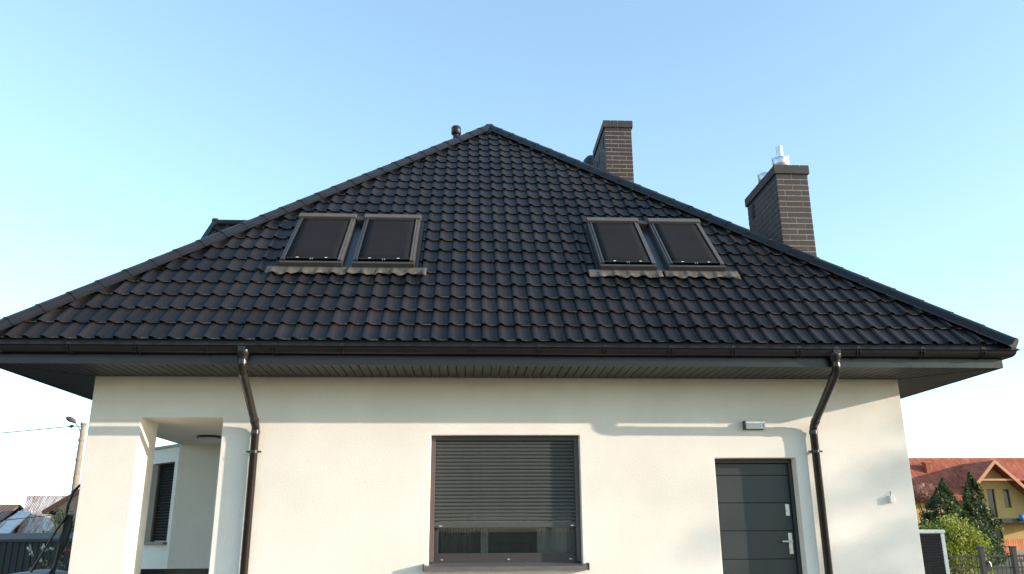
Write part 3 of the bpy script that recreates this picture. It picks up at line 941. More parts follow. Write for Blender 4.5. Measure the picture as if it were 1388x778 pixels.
# ---- chimneys with single clinker slips
def chimney(x0, x1, y0, y1, zlow, ztop, course, caph, slots):
    core = MB().box(x0 + 0.003, x1 - 0.003, y0 + 0.003, y1 - 0.003, zlow - 0.3, ztop - 0.02)
    ch = core.build('chimney', M['mortar'], house)
    bh = course - 0.012
    zt_ = ztop - caph
    nr = int((zt_ - zlow) / course)
    shared = {}
    def brick(cx, cy, cz, lx, ly):
        key = (round(lx, 3), round(ly, 3))
        if key not in shared:
            shared[key] = MB().box(-lx / 2, lx / 2, -ly / 2, ly / 2, -bh / 2, bh / 2).mesh('brick', M['brick'])
        link('brick', shared[key], ch, (cx + random.gauss(0, .0006), cy + random.gauss(0, .0006), cz))
    mj = 0.011
    for r in range(nr):
        z = zt_ - (r + 0.5) * course
        w = x1 - x0
        cut = (w * 0.5, ) if r % 2 == 0 else (w * 0.235, w * 0.765)
        es = [0, *cut, w]
        for a, b in zip(es[:-1], es[1:]):
            a_, b_ = a + (mj / 2 if a else 0), b - (mj / 2 if b < w else 0)
            brick(x0 + (a_ + b_) / 2, y0 + 0.01, z, b_ - a_, 0.02)
            if r < 4: brick(x0 + (a_ + b_) / 2, y1 - 0.01, z, b_ - a_, 0.02)
        bl_ = 0.25
        for sx in (x0 + 0.01, x1 - 0.01):
            y = y0 + 0.0205 + (0 if r % 2 else -0.125)
            while y < y1 - 0.03:
                a, b = max(y, y0 + 0.0205), min(y + bl_ - mj, y1 - 0.0205)
                if b - a > 0.02 and (sx < (x0 + x1) / 2 or r < 6): brick(sx, (a + b) / 2, z, 0.02, b - a)
                y += bl_
    # soldier-course cap standing proud
    p = 0.026
    capc = MB().box(x0 - p + .006, x1 + p - .006, y0 - p + .006, y1 + p - .006, zt_ + 0.002, ztop - 0.01).build('cap', M['mortar'], ch)
    n = 4; w = (x1 - x0 + 2 * p)
    for i in range(n):
        a, b = x0 - p + w * i / n + (0.006 if i else 0), x0 - p + w * (i + 1) / n - (0.006 if i < n - 1 else 0)
        MB().box(a, b, y0 - p, y0 - p + 0.02, zt_, ztop).build('cap_brick', M['capbrick'], ch)
        MB().box(a, b, y1 + p - 0.02, y1 + p, zt_, ztop).build('cap_brick', M['capbrick'], ch)
    L = y1 - y0 + 2 * p - 0.042; n = max(3, int(L / 0.125))
    for i in range(n):
        a, b = y0 - p + 0.021 + L * i / n + 0.002, y0 - p + 0.021 + L * (i + 1) / n - 0.002
        for xx in (x0 - p, x1 + p - 0.02):
            MB().box(xx, xx + 0.02, a, b, zt_ + 0.001, ztop - 0.001).build('cap_brick', M['capbrick'], ch)
    MB().box(x0 - p + 0.02, x1 + p - 0.02, y0 - p + 0.02, y1 + p - 0.02, ztop - 0.012, ztop - 0.004).build('cap_plate', M['mortar'], ch)
    for (ys_, zs_) in slots:
        MB().box(x0 - 0.004, x0 + 0.02, ys_ - 0.055, ys_ + 0.055, zs_ - 0.11, zs_ + 0.11).build('vent_slot', M['black'], ch)
    return ch


ch1 = chimney(4.073, 4.547, 1.05, 2.34, 4.75, 6.478, 0.0873, 0.135, [(2.10, 6.16)])
# cowls on the right chimney
for (cx_, cy_, zo) in ((4.235, 1.22, 0.0), (4.30, 2.02, 0.10)):
    cw = MB().tube([(cx_, cy_, 6.46), (cx_, cy_, 6.53 + zo)], 0.09, 20)
    cw.tube([(cx_, cy_, 6.525 + zo), (cx_, cy_, 6.53 + zo), (cx_, cy_, 6.66 + zo), (cx_, cy_, 6.67 + zo)], [0.118, 0.124, 0.124, 0.118], 24)
    if zo == 0: cw.tube([(cx_, cy_, 6.66), (cx_, cy_, 6.87)], 0.050, 16)
    for i in range(8):
        t = i * math.pi / 4
        cw.box(-0.012, 0.012, -0.003, 0.003, 0, 0.05, Matrix.Translation((cx_ + 0.127 * math.cos(t), cy_ + 0.127 * math.sin(t), 6.64 + zo)) @ Matrix.Rotation(t + math.pi / 2, 4, 'Z'))
    cw.build('cowl', M['steel'], ch1)
ch2 = chimney(2.080, 2.592, 4.05, 5.35, 7.2, 8.775, 0.0852, 0.135, [(4.25, 8.42), (4.75, 8.3), (5.0, 8.25)])
cw = MB().tube([(2.20, 4.25, 8.77), (2.20, 4.25, 8.80), (2.20, 4.25, 8.81)], [0.10, 0.10, 0.03], 20)
cw.box(2.12, 2.36, 4.12, 4.13, 8.77, 8.785)
cw.build('cowl', M['steel'], ch2)

# round dark flue behind the left chimney, mushroom vent left of the ridge
MB().tube([(2.10, 5.85, 7.0), (2.10, 5.85, 8.68), (2.10, 5.85, 8.80), (2.10, 5.85, 8.88), (2.10, 5.85, 8.91)], [0.20, 0.20, 0.17, 0.10, 0.01], 20).build('flue_pipe', M['blackmetal'], house)
vx, vy = -0.765, 5.0
vp = MB().tube([(vx, vy, 8.2), (vx, vy, 8.93)], 0.062, 16).build('vent_pipe', M['blackmetal'], house)
MB().tube([(vx, vy, 8.90), (vx, vy, 8.92), (vx, vy, 9.05), (vx, vy, 9.075)], [0.075, 0.098, 0.098, 0.085], 20).build('vent_hood', M['blackmetal'], vp)
MB().tube([(vx, vy, 8.25), (vx, vy, 8.62)], [0.14, 0.085], 16).build('vent_base', M['blackmetal'], vp)

# ---- dormer wing on the left slope
RX, RY, RZ = -5.02, 4.0, 6.57
dm = MB()
dh = 1.5
dm.add([(-4.8, RY - dh, RZ - dh - 0.12), (-4.8, RY + dh, RZ - dh - 0.12), (-4.8, RY, RZ - 0.12), (-4.8, RY - dh, 3.6), (-4.8, RY + dh, 3.6),
        (-2.2, RY - dh, RZ - dh - 0.12), (-2.2, RY + dh, RZ - dh - 0.12), (-2.2, RY, RZ - 0.12), (-2.2, RY - dh, 3.6), (-2.2, RY + dh, 3.6)],
       [(3, 0, 2, 1, 4), (8, 9, 6, 7, 5), (0, 5, 7, 2), (1, 2, 7, 6), (3, 8, 5, 0), (4, 1, 6, 9)])
dormer = dm.build('dormer', M['plaster'], house)
for sgn in (1, -1):
    ge = []
    for r in range(7):
        for c in range(16): ge.append(tile_geo(c * TW, r * TL))
    me = tile_mesh(ge, 'roof_tile_field')
    me = clip(me, [(Vector((0, 2.30, 0)), Vector((0, 1, 0)))])
    o = link('roof_tile_field', me, dormer); stuff(o)
    c45 = math.sqrt(0.5)
    y_e, z_e = RY - sgn * 2.28 * c45, RZ - 0.06 - 2.28 * c45
    if sgn > 0:
        o.matrix_local = Matrix(((1, 0, 0, RX + 0.03), (0, c45, -c45, y_e), (0, c45, c45, z_e), (0, 0, 0, 1)))
    else:
        o.matrix_local = Matrix(((-1, 0, 0, RX + 0.03 + 16 * TW), (0, -c45, c45, y_e), (0, c45, c45, z_e), (0, 0, 0, 1)))
    d = Vector((0, sgn * c45, c45)); p0 = Vector((RX, y_e, z_e + 0.02)); p1 = Vector((RX, RY, RZ + 0.0))
    vg = MB(); nrm = Vector((0, -sgn * c45, c45))
    vs = [p0 + Vector((dx, 0, 0)) + nrm * w for dx, w in ((-0.02, -0.12), (0.06, -0.12), (0.06, 0.05), (-0.02, 0.05))]
    vs += [p1 + Vector((dx, 0, 0)) + nrm * w for dx, w in ((-0.02, -0.12), (0.06, -0.12), (0.06, 0.05), (-0.02, 0.05))]
    vg.add(vs, [(0, 1, 5, 4), (1, 2, 6, 5), (2, 3, 7, 6), (3, 0, 4, 7), (3, 2, 1, 0), (4, 5, 6, 7)])
    vg.build('verge_trim', M['cap'], dormer)
o = MB().tube([(RX - 0.02, RY, RZ - 0.02), (-2.6, RY, RZ - 0.02)], 0.07, 14).build('ridge_cap', M['cap'], dormer)
MB().tube([(RX - 0.03, RY, RZ + 0.0), (RX + 0.05, RY, RZ + 0.0)], 0.075, 14).build('ridge_end', M['cap'], dormer)

# ------------------------------------------------------------------ fixtures on the house
t = thing('wall_lamp', "rectangular bulkhead lamp with a ribbed pale cover above the door", 'lamp', (3.012, 0, 2.487))
mb = MB().box(-0.128, 0.128, -0.030, -0.001, -0.054, 0.054); mb.build('back_plate', M['skyframe'], t, bevel=0.004)
mb = MB().box(-0.108, 0.108, -0.062, -0.031, -0.046, 0.046); mb.build('cover', M['lampglass'], t, bevel=0.006)
for k in range(4):
    MB().box(-0.104, 0.060, -0.067, -0.0625, -0.034 + k * 0.021, -0.027 + k * 0.021).build('rib', M['white'], t)
for a in (-0.127, 0.110):
    MB().box(a, a + 0.017, -0.064, -0.0305, -0.052, 0.052).build('end_cap', M['winframe' if a < 0 else 'lampglass'], t)
for k in range(3):
    MB().box(0.074, 0.100, -0.0655, -0.0625, -0.036 + k * 0.028, -0.022 + k * 0.028).build('screw_plate', M['silver'], t)

t = thing('sensor_box', "small cream box with a wire loop on the wall right of the downpipe", 'sensor', (4.618, 0, 1.61))
MB().box(-0.028, 0.028, -0.052, -0.001, -0.040, 0.040).build('housing', M['white'], t, bevel=0.005)
MB().tube([(0.0, -0.012, 0.04), (-0.008, -0.02, 0.062), (0.004, -0.014, 0.082), (0.008, -0.004, 0.09)], 0.004, 8).build('wire', M['wire'], t)

t = thing('ceiling_lamp', "round frosted lamp with a dark rim on the porch ceiling", 'lamp', (-4.12, 1.98, PZ))
MB().tube([(0, 0, -0.002), (0, 0, -0.03)], 0.165, 28).build('rim', M['winframe'], t)
MB().tube([(0, 0, -0.031), (0, 0, -0.06), (0, 0, -0.085), (0, 0, -0.10), (0, 0, -0.104)], [0.135, 0.13, 0.105, 0.05, 0.005], 28).build('bowl', M['lampglass'], t)

t = thing('bench', "dark bench whose back shows across the foot of the porch opening", 'bench', (-4.0, 1.0, 0))
bk = MB().box(-0.62, 0.66, 0.0, 0.04, 0.70, 0.842); bk.build('back_board', M['blackmetal'], t, bevel=0.006)
MB().box(-0.62, 0.66, -0.004, 0.036, 0.48, 0.68).build('back_board', M['blackmetal'], t, bevel=0.006)
MB().box(-0.62, 0.66, 0.04, 0.46, 0.42, 0.46).build('seat', M['blackmetal'], t, bevel=0.006)
for a in (-0.58, 0.57):
    MB().box(a, a + 0.05, 0.0401, 0.08, 0.0, 0.80).build('leg', M['blackmetal'], t)
    MB().box(a, a + 0.05, 0.40, 0.44, 0.0, 0.419).build('leg', M['blackmetal'], t)

# ------------------------------------------------------------------ right side
t = thing('louvred_cabinet', "white framed cabinet with a dark louvred front against the right house corner", 'cabinet', (5.13, 0.25, -0.29))
H = 1.545
cb = MB().box(-0.205, 0.235, 0.03, 0.60, 0, H - 0.045); cb.build('casing', M['cabinet'], t)
fr = MB().box(-0.205, -0.125, 0, 0.029, 0, H - 0.046); fr.box(0.185, 0.235, 0, 0.029, 0, H - 0.046)
fr.build('front_frame', M['cabinet'], t, bevel=0.006)
MB().box(-0.208, 0.245, -0.012, 0.61, H - 0.045, H).build('top_panel', M['cabinet'], t, bevel=0.012)
MB().box(-0.124, 0.184, 0.018, 0.028, 0.02, H - 0.05).build('grille_back', M['black'], t)
lm = MB().box(-0.123, 0.183, -0.009, 0.009, -0.013, 0.013, Matrix.Rotation(0.5, 4, 'X')).mesh('louvre', M['louvre'])
for k in range(46):
    link('louvre', lm, t, (0, 0.008, 0.05 + k * 0.0318))

# iron fence with a little gate
fy = 9.0
def iron_panel(x0, x1, name, label, cat, group=None, handle=False, y=fy):
    t = thing(name, label, cat, ((x0 + x1) / 2, y, -0.3), group)
    w = (x1 - x0) / 2
    for z in (0.12, 0.70, 0.945):
        MB().box(-w, w, -0.018, 0.018, z - 0.018, z + 0.018).build('rail', M['iron'], t)
    n = max(2, int(2 * w / 0.095))
    pm = MB().box(-0.0065, 0.0065, -0.0065, 0.0065, 0.04, 0.995).mesh('picket', M['iron'])
    for i in range(n):
        link('picket', pm, t, (-w + (i + 0.5) * 2 * w / n, 0, 0))
    if handle:
        MB().box(-w + 0.0, -w + 0.09, -0.03, 0.03, 0.62, 0.86).build('lock_box', M['iron'], t)
        hm = MB().tube([(-w + 0.04, -0.03, 0.80), (-w + 0.04, -0.07, 0.80)], 0.012, 8)
        hm.tube([(-w + 0.02, -0.07, 0.83), (-w + 0.045, -0.075, 0.79), (-w + 0.06, -0.07, 0.72)], 0.012, 8)
        hm.build('handle', M['silver'], t)
    return t


def post(x, label, name='fence_post', m='iron', w=0.055, h=1.13, y=fy, cat='post'):
    o = MB().box(-w, w, -w, w, 0, h).box(-w - .01, w + .01, -w - .01, w + .01, h, h + 0.03).build(name, M[m], None, (x, y, -0.3), bevel=0.006)
    return tag(o, label, cat)


post(11.21, "dark square gate post beside the round green shrub, carrying the gate lever")
post(11.965, "dark square post at the right end of the iron gate, brownish post behind it")
iron_panel(11.295, 11.88, 'iron_gate', "narrow dark iron picket gate with a silver lever handle", 'gate', handle=True)
iron_panel(9.0, 11.125, 'iron_fence', "dark iron picket fence in front of the round green shrub", 'fence')
iron_panel(12.05, 14.0, 'iron_fence', "dark iron picket fence right of the gate at the picture edge", 'fence')
tag(MB().box(-0.09, 0.09, -0.09, 0.09, 0, 1.08).build('fence_post', M['stonepost'], None, (12.23, 9.25, -0.3), bevel=0.01),
    "tan masonry post just behind the right iron gate post", 'post')


def crown_pts(n, fn):
    out = []
    while len(out) < n:
        p = fn()
        if p is not None: out.append(p)
    return out


def conifer(name, x, y, h, r, label, leaf, n=3200, size=0.075, group=None, rb=None):
    t = thing(name, label, 'tree', (x, y, -0.3), group)
    MB().tube([(0, 0, 0), (0.02, 0, h * 0.5), (0, 0.01, h * 0.93)], [0.07, 0.045, 0.012], 8).build('trunk', M['bark'], t)
    tips = [(random.uniform(0, 6.28), random.uniform(0.05, 0.95), random.uniform(0.55, 1.28)) for _ in range(70)]
    pts = []
    for _ in range(n):
        a0, z0, k0 = random.choice(tips)
        z = max(0.04, min(1.0, z0 + random.gauss(0, 0.04)))
        prof = r * (1 - z ** 1.5) * (0.65 + 0.35 * min(1, z * 5)) + 0.03
        a = a0 + random.gauss(0, 0.20)
        q = prof * (1 - abs(random.gauss(0, 0.22))) * random.uniform(0.92, 1.12) * k0
        pts.append((math.cos(a) * q, math.sin(a) * q, h * (z + 0.03 * q / max(r, .1))))
    leaves(pts, size).build('crown', M[leaf], t)
    bb = MB()
    for k in range(22):
        a = k * 2.4; z = 0.08 + 0.85 * k / 22; q = r * (1 - z ** 1.5) * 0.8
        bb.tube([(0, 0, h * (z - 0.03)), (math.cos(a) * q, math.sin(a) * q, h * (z + 0.03))], [0.014, 0.004], 5)
    bb.build('branches', M['bark'], t)
    return t


GT = 'dark conifers between the shrub and the yellow house'
conifer('thuja_tree', 18.2, 22, 3.42, 1.05, "dark green thuja with a pale tip standing left of the tallest one", 'thuja', 6500, group=GT)
conifer('thuja_tree', 20.55, 24, 3.78, 0.92, "tallest narrow dark thuja in front of the yellow house gable", 'thuja', 6000, group=GT)
conifer('thuja_tree', 21.0, 24.6, 2.25, 0.85, "low dark conifer tucked against the right foot of the tallest thuja", 'thuja', 4200, group=GT)
conifer('thuja_tree', 17.45, 21.2, 3.0, 1.2, "dark conifer beside the house wall with pinkish foliage above it", 'thuja', 5200, group=GT)
conifer('thuja_tree', 19.55, 22.8, 2.55, 1.0, "rounded dark conifer filling the gap between the two pointed thujas", 'thuja', 5200, group=GT)
t = thing('pink_shrub', "airy pinkish flowering bush rising above the dark conifers by the wall", 'shrub', (18.1, 23.2, -0.3))
st = MB()
for k in range(9):
    a = k * 0.7
    st.tube([(0, 0, 0), (0.25 * math.cos(a), 0.2 * math.sin(a), 2.0), (0.55 * math.cos(a), 0.4 * math.sin(a), 3.1)], [0.03, 0.018, 0.005], 5)
st.build('stems', M['bark'], t)
pts = []
for _ in range(3200):
    a, q = random.uniform(0, 6.28), random.random() ** 0.5
    pts.append((0.82 * q * math.cos(a), 0.6 * q * math.sin(a), 2.6 + 0.62 * random.random() * (1 - 0.6 * q * q) + 0.1 * math.sin(a * 5)))
leaves(pts, 0.05).build('crown', M['redleaf'], t)

t = thing('round_shrub', "rounded bright yellow green shrub behind the iron fence", 'shrub', (12.86, 13.0, -0.36))
st = MB(); pts = []
for k in range(60):
    a = random.uniform(0, 6.28); el = random.uniform(0.1, 1.5)
    R_ = 0.92 * random.uniform(0.75, 1.08)
    tip = Vector((math.cos(a) * math.cos(el) * R_ * 1.05, math.sin(a) * math.cos(el) * R_, 0.72 + math.sin(el) * R_ * 1.2))
    b0 = Vector((0, 0, 0.15))
    if k < 26: st.tube([b0, tip * 0.5 + Vector((0, 0, 0.1)), tip * 0.93], [0.022, 0.012, 0.004], 5)
    for _ in range(190):
        q = random.betavariate(4, 1.2)
        p = b0.lerp(tip, 0.35 + 0.65 * q) + Vector((random.gauss(0, .12), random.gauss(0, .12), random.gauss(0, .10) - 0.08 * (1 - q)))
        pts.append(p)
for _ in range(2600):
    a = random.uniform(0, 6.28); q = 0.98 * random.random() ** 0.4
    pts.append((math.cos(a) * q, math.sin(a) * q, random.uniform(0.1, 0.9)))
st.build('stems', M['bark'], t)
leaves(pts, 0.045).build('crown', M['shrubleaf'], t)

# orange board fence in front of the neighbour's house
t = thing('board_fence', "orange stained board fence below the yellow house", 'fence', (30.5, 36, -0.3))
bm_ = MB().box(-0.055, 0.055, -0.012, 0.012, 0.03, 0.93).mesh('board', M['orangewood'])
for k in range(48):
    link('board', bm_, t, (-3.4 + k * 0.135, random.gauss(0, .004), random.gauss(0, 0.012)))
for z in (0.2, 0.7):
    MB().box(-3.5, 3.15, 0.0165, 0.05, z, z + 0.07).build('rail', M['orangewood'], t)

# neighbour's house
t = thing('neighbour_house', "yellow rendered house with an orange tiled roof, gable and dark balcony", 'house', (34.6, 46, -0.3))
def nb(mb, n, m, parent=None, **k):
    mb.v = [(a - 34.6, b - 46, c + 0.3) for a, b, c in mb.v]
    return mb.build(n, M[m], parent or t, **k)
gw0, gw1, gx = 33.72, 36.4, 34.63
def solid2(x, y, z): return not ((34.30 < x < 34.84 and 1.85 < z < 3.70 or 35.42 < x < 35.87 and 2.50 < z < 3.70 or 34.2 < x < 34.95 and 0.48 < z < 1.10) and y < 44.75)
w = cells([gw0, 34.2, 34.30, 34.84, 34.95, 35.42, 35.87, gw1], [44.55, 44.75, 50], [-0.3, 0.48, 1.10, 1.85, 2.50, 3.70, 3.72], solid2)
UP = Matrix(((1, 0, 0, 0), (0, 0, -1, 50), (0, 1, 0, 0), (0, 0, 0, 1)))
w.prism([(gw0, 3.722), (gw1, 3.722), (gx, 5.36), (gw0, 4.50)], 0, 5.45, UP)
w.prism([(gw1 + 0.002, -0.3), (37.9, -0.3), (37.9, 2.22), (gw1 + 0.002, 3.68)], 0, 5.45, UP)
w.box(24, gw0 - 0.002, 45.2, 52, -0.3, 3.0); w.box(37.91, 52, 45.2, 52, -0.3, 3.0)
nb(w, 'wall', 'yellow')
rr = MB()
yz = lambda y: 6.05 - (48 - y) * 0.84
rr.add([(23.5, 44.4, yz(44.4)), (33.5, 44.4, yz(44.4)), (33.5, 46, yz(46)), (38.2, 46, yz(46)), (38.2, 44.4, yz(44.4)), (52.5, 44.4, yz(44.4)),
        (52.5, 48, 6.05), (38.2, 48, 6.05), (33.5, 48, 6.05), (23.5, 48, 6.05), (23.5, 52, 2.7), (52.5, 52, 2.7)],
       [(0, 1, 2, 8, 9), (2, 3, 7, 8), (3, 4, 5, 6, 7), (9, 8, 7, 6, 11, 10)])
nroof = nb(rr, 'roof', 'rooftile_red')
mo = nroof.modifiers.new('thick', 'SOLIDIFY'); mo.thickness = 0.12; mo.offset = -1
sl = (5.55 - 4.0) / (gx - 33.08)
wr = MB()
yb = 47.6
for (x0, z0, x1, z1) in ((gx, 5.55, 33.02, 5.55 - (gx - 33.02) * sl), (gx, 5.55, 38.2, 5.55 - (38.2 - gx) * 0.97)):
    pts_ = [(x0, 43.7, z0), (x1, 43.7, z1), (x1, yb, z1), (x0, yb, z0)]
    wr.add(pts_, [(0, 1, 2, 3)] if x1 > gx else [(3, 2, 1, 0)])
o = nb(wr, 'gable_roof', 'rooftile_red')
mo = o.modifiers.new('thick', 'SOLIDIFY'); mo.thickness = 0.10; mo.offset = -1
for (x1, k) in ((33.0, sl), (38.2, 0.97)):
    sx = 1 if x1 > gx else -1
    z1 = 5.55 - abs(x1 - gx) * k
    mb = MB()
    q = [(gx, 5.60), (x1, z1 + 0.05), (x1, z1 - 0.22), (gx, 5.33)]
    if sx > 0: q = q[::-1]
    mb.add([(a, 43.62, b) for a, b in q] + [(a, 43.69, b) for a, b in q],
           [(0, 1, 2, 3), (7, 6, 5, 4), (0, 4, 5, 1), (1, 5, 6, 2), (2, 6, 7, 3), (3, 7, 4, 0)])
    nb(mb, 'bargeboard', 'barge')
nb(MB().box(33.55, 36.2, 43.75, 43.90, 4.22, 4.34), 'tie_beam', 'barge')
for (a, b, z0, z1) in ((34.30, 34.84, 1.85, 3.70), (35.42, 35.87, 2.50, 3.70), (34.2, 34.95, 0.48, 1.10)):
    f = MB(); e = 0.05
    f.box(a, a + e, 44.66, 44.72, z0, z1); f.box(b - e, b, 44.66, 44.72, z0, z1); f.box(a + e, b - e, 44.66, 44.72, z1 - e, z1); f.box(a + e, b - e, 44.66, 44.72, z0, z0 + e)
    f = nb(f, 'window', 'winframe')
    p = MB().box(a + e, b - e, 44.69, 44.70, z0 + e, z1 - e); p.v = [(x - 34.6, y - 46, z + .3) for x, y, z in p.v]
    p.build('pane', M['darkwin'], f)
nb(MB().box(34.15, 38.5, 43.2, 44.54, 1.52, 1.80), 'balcony', 'graphite')
nb(MB().box(31.55, 32.05, 46.6, 47.1, 4.4, 5.55).box(31.50, 32.10, 46.55, 47.15, 5.55, 5.66), 'chimney', 'rooftile_red')
nb(MB().box(36.2, 36.5, 47.0, 47.3, 5.0, 5.66), 'chimney', 'rooftile_red')
o = MB().tube([(0, 0, 0), (0, -0.05, 0.005), (0, -0.09, 0.01)], [0.24, 0.22, 0.05], 20).build('satellite_dish', M['blue'], None, (35.47, 43.1, 1.84))
tag(o, "round blue dish at the balcony edge of the yellow house", 'dish')

# ------------------------------------------------------------------ left side
t = thing('panel_fence', "dark graphite fence of ribbed metal sheet on the left", 'fence', (-10, 9, -0.3))
sm2 = MB()
sm2.add([(0, 0, 0), (0.085, 0, 0), (0.095, 0.018, 0), (0.125, 0.018, 0), (0.135, 0, 0), (0, 0, 1.36), (0.085, 0, 1.36), (0.095, 0.018, 1.36), (0.125, 0.018, 1.36), (0.135, 0, 1.36)],
        [(i, i + 1, i + 6, i + 5) for i in range(4)])
rib = sm2.mesh('fence_sheet', M['fencesheet'])
for k in range(48):
    link('fence_sheet', rib, t, (-4.2 + k * 0.135, 0, 0.02))
MB().box(-4.25, 2.35, -0.03, 0.05, 1.381, 1.415).build('top_rail', M['fencesheet'], t)

t = thing('garden_shed', "low shed with a flat grey sheet roof behind the graphite fence", 'shed', (-10.4, 12, -0.3))
MB().box(-3.2, 1.4, -0.6, 2.6, 0, 1.40).build('wall', M['greysheet'], t)
rf = MB().add([(-3.4, -0.9, 1.40), (1.6, -0.9, 1.46), (1.6, 3.0, 1.60), (-3.4, 3.0, 1.56)], [(0, 1, 2, 3)]).build('roof', M['greysheet'], t)
rf.modifiers.new('thick', 'SOLIDIFY').thickness = 0.06

t = thing('rusty_barn', "old barn with a pale corrugated roof streaked with rust", 'barn', (-16, 24, -0.3))
rf = MB().add([(-1.22, -1.25, 1.20), (5.0, -1.25, 1.20), (5.0, 0, 2.97), (-1.66, 0, 2.97), (5, 1.6, 1.2), (-1.66, 1.6, 1.2)], [(0, 1, 2, 3), (3, 2, 4, 5)]).build('roof', M['rusty'], t)
rf.modifiers.new('thick', 'SOLIDIFY').thickness = 0.07
MB().add([(-1.6, -1.1, 0), (-1.6, 1.4, 0), (-1.6, 1.4, 1.3), (-1.6, 0, 2.8), (-1.6, -1.1, 1.3), (4.8, -1.1, 0), (4.8, 1.4, 0), (4.8, 1.4, 1.3), (4.8, 0, 2.8), (4.8, -1.1, 1.3)],
         [(0, 4, 3, 2, 1), (5, 6, 7, 8, 9), (0, 5, 9, 4), (1, 2, 7, 6)]).build('wall', M['whitewash'], t)

t = thing('brown_roof_barn', "barn with a plain brown sheet roof and whitewashed end at the left picture edge", 'barn', (-18.3, 24, -0.3))
rf = MB().add([(-6, -4.4, 0.95), (0.9, -4.4, 0.95), (0.42, 0.0, 2.63), (-6, 0.0, 2.63), (0.42, 4, 1.0), (-6, 4, 1.0)], [(0, 1, 2, 3), (3, 2, 4, 5)]).build('roof', M['brownroof'], t)
rf.modifiers.new('thick', 'SOLIDIFY').thickness = 0.08
MB().add([(0.75, -3.4, 0), (0.75, 3, 0), (0.75, 3, 1.3), (0.75, 0.1, 2.5), (0.75, -3.4, 1.2)], [(0, 1, 2, 3, 4)]).build('gable_wall', M['whitewash'], t).modifiers.new('thick', 'SOLIDIFY').thickness = 0.2
wa = MB().add([(0.55, -0.3, 2.38), (1.35, -4.0, 1.05), (1.75, -4.0, 1.05), (1.10, -0.3, 2.44)], [(0, 1, 2, 3)]).build('lean_to_roof', M['whitewash'], t)
wa.modifiers.new('thick', 'SOLIDIFY').thickness = 0.06
MB().box(-5.8, 0.7, -3.5, 3.2, 0, 1.1).build('wall', M['whitewash'], t)

t = thing('small_hut', "little hut with a dark brown pitched roof half hidden by the house corner", 'hut', (-13.1, 20, -0.3))
rf = MB().add([(-1.5, -1.0, 2.26), (0.6, -1.0, 3.6), (0.6, 1.8, 3.6), (-1.5, 1.8, 2.26), (2.7, -1.0, 2.26), (2.7, 1.8, 2.26)], [(0, 1, 2, 3), (1, 4, 5, 2)]).build('roof', M['hutroof'], t)
rf.modifiers.new('thick', 'SOLIDIFY').thickness = 0.12
MB().add([(-1.1, -0.8, 0), (2.3, -0.8, 0), (2.3, -0.8, 2.4), (0.6, -0.8, 3.45), (-1.1, -0.8, 2.4), (-1.1, 1.6, 0), (2.3, 1.6, 0), (2.3, 1.6, 2.4), (0.6, 1.6, 3.45), (-1.1, 1.6, 2.4)],
         [(0, 1, 2, 3, 4), (9, 8, 7, 6, 5), (0, 4, 9, 5), (1, 6, 7, 2)]).build('wall', M['wood_in'], t)

# street lamp on its concrete pole
t = thing('street_lamp', "concrete pole with a grey street lamp head and cables, left of the house", 'street lamp', (-20.45, 34, -0.3))
MB().tube([(0.05, 0, 0), (0.0, 0, 7.0)], [0.20, 0.12], 14).build('pole', M['concrete'], t)
MB().tube([(-0.02, 0, 6.3), (-0.2, 0, 6.75), (-0.42, 0, 7.02), (-0.55, 0, 7.10)], 0.03, 8).build('arm', M['steel'], t)
MB().tube([(-0.40, 0, 7.02), (-0.50, -0.02, 7.12), (-0.70, -0.03, 7.22), (-0.86, -0.04, 7.29), (-0.93, -0.04, 7.31)], [0.03, 0.10, 0.14, 0.10, 0.03], 12).build('lamp_head', M['greysheet'], t)
MB().tube([(-0.50, 0, 6.88), (-0.62, 0, 6.86), (-0.70, 0, 6.86)], [0.05, 0.085, 0.05], 10).build('insulator', M['black'], t)
MB().tube([(-0.06, 0, 6.86), (-0.56, 0, 6.88)], 0.028, 8).build('bracket', M['steel'], t)
MB().tube([(-0.60, 0, 6.83), (-0.58, 0, 6.2), (-0.32, 0, 5.65), (-0.15, 0, 5.4)], 0.014, 6).build('drop_cable', M['farwire'], t)
for z in (6.93, 6.1, 5.1, 4.2):
    MB().tube([(0.03 - z * 0.004, 0, z), (0.03 - z * 0.004, 0, z + 0.12)], 0.165, 12).build('band', M['concrete'], t)


def cable(p, q, sag, r, label, m):
    p, q = Vector(p), Vector(q)
    pts_ = [p.lerp(q, i / 16) - Vector((0, 0, sag * 4 * (i / 16) * (1 - i / 16))) for i in range(17)]
    o = MB().tube(pts_, r, 6, False).build('cable', M[m])
    return tag(o, label, 'cable', 'overhead cables left of the house')


cable((-21.1, 34, 6.56), (-60, 36, 3.9), 0.25, 0.022, "dark overhead cable running left from the street lamp", 'wire')
cable((-27, 50, 6.25), (-60, 50, 8.9), 0.5, 0.013, "uppermost of the three faint cables in the left sky", 'farwire')
cable((-27, 50, 5.36), (-60, 50, 8.2), 0.5, 0.013, "middle one of the three faint cables in the left sky", 'farwire')
cable((-27, 50, 4.42), (-60, 50, 6.4), 0.5, 0.013, "lowest of the three faint cables in the left sky", 'farwire')
cable((-14.6, 20, 1.86), (-22, 20, 1.25), 0.05, 0.012, "thin dark cable crossing in front of the brown and rusty barns", 'wire')


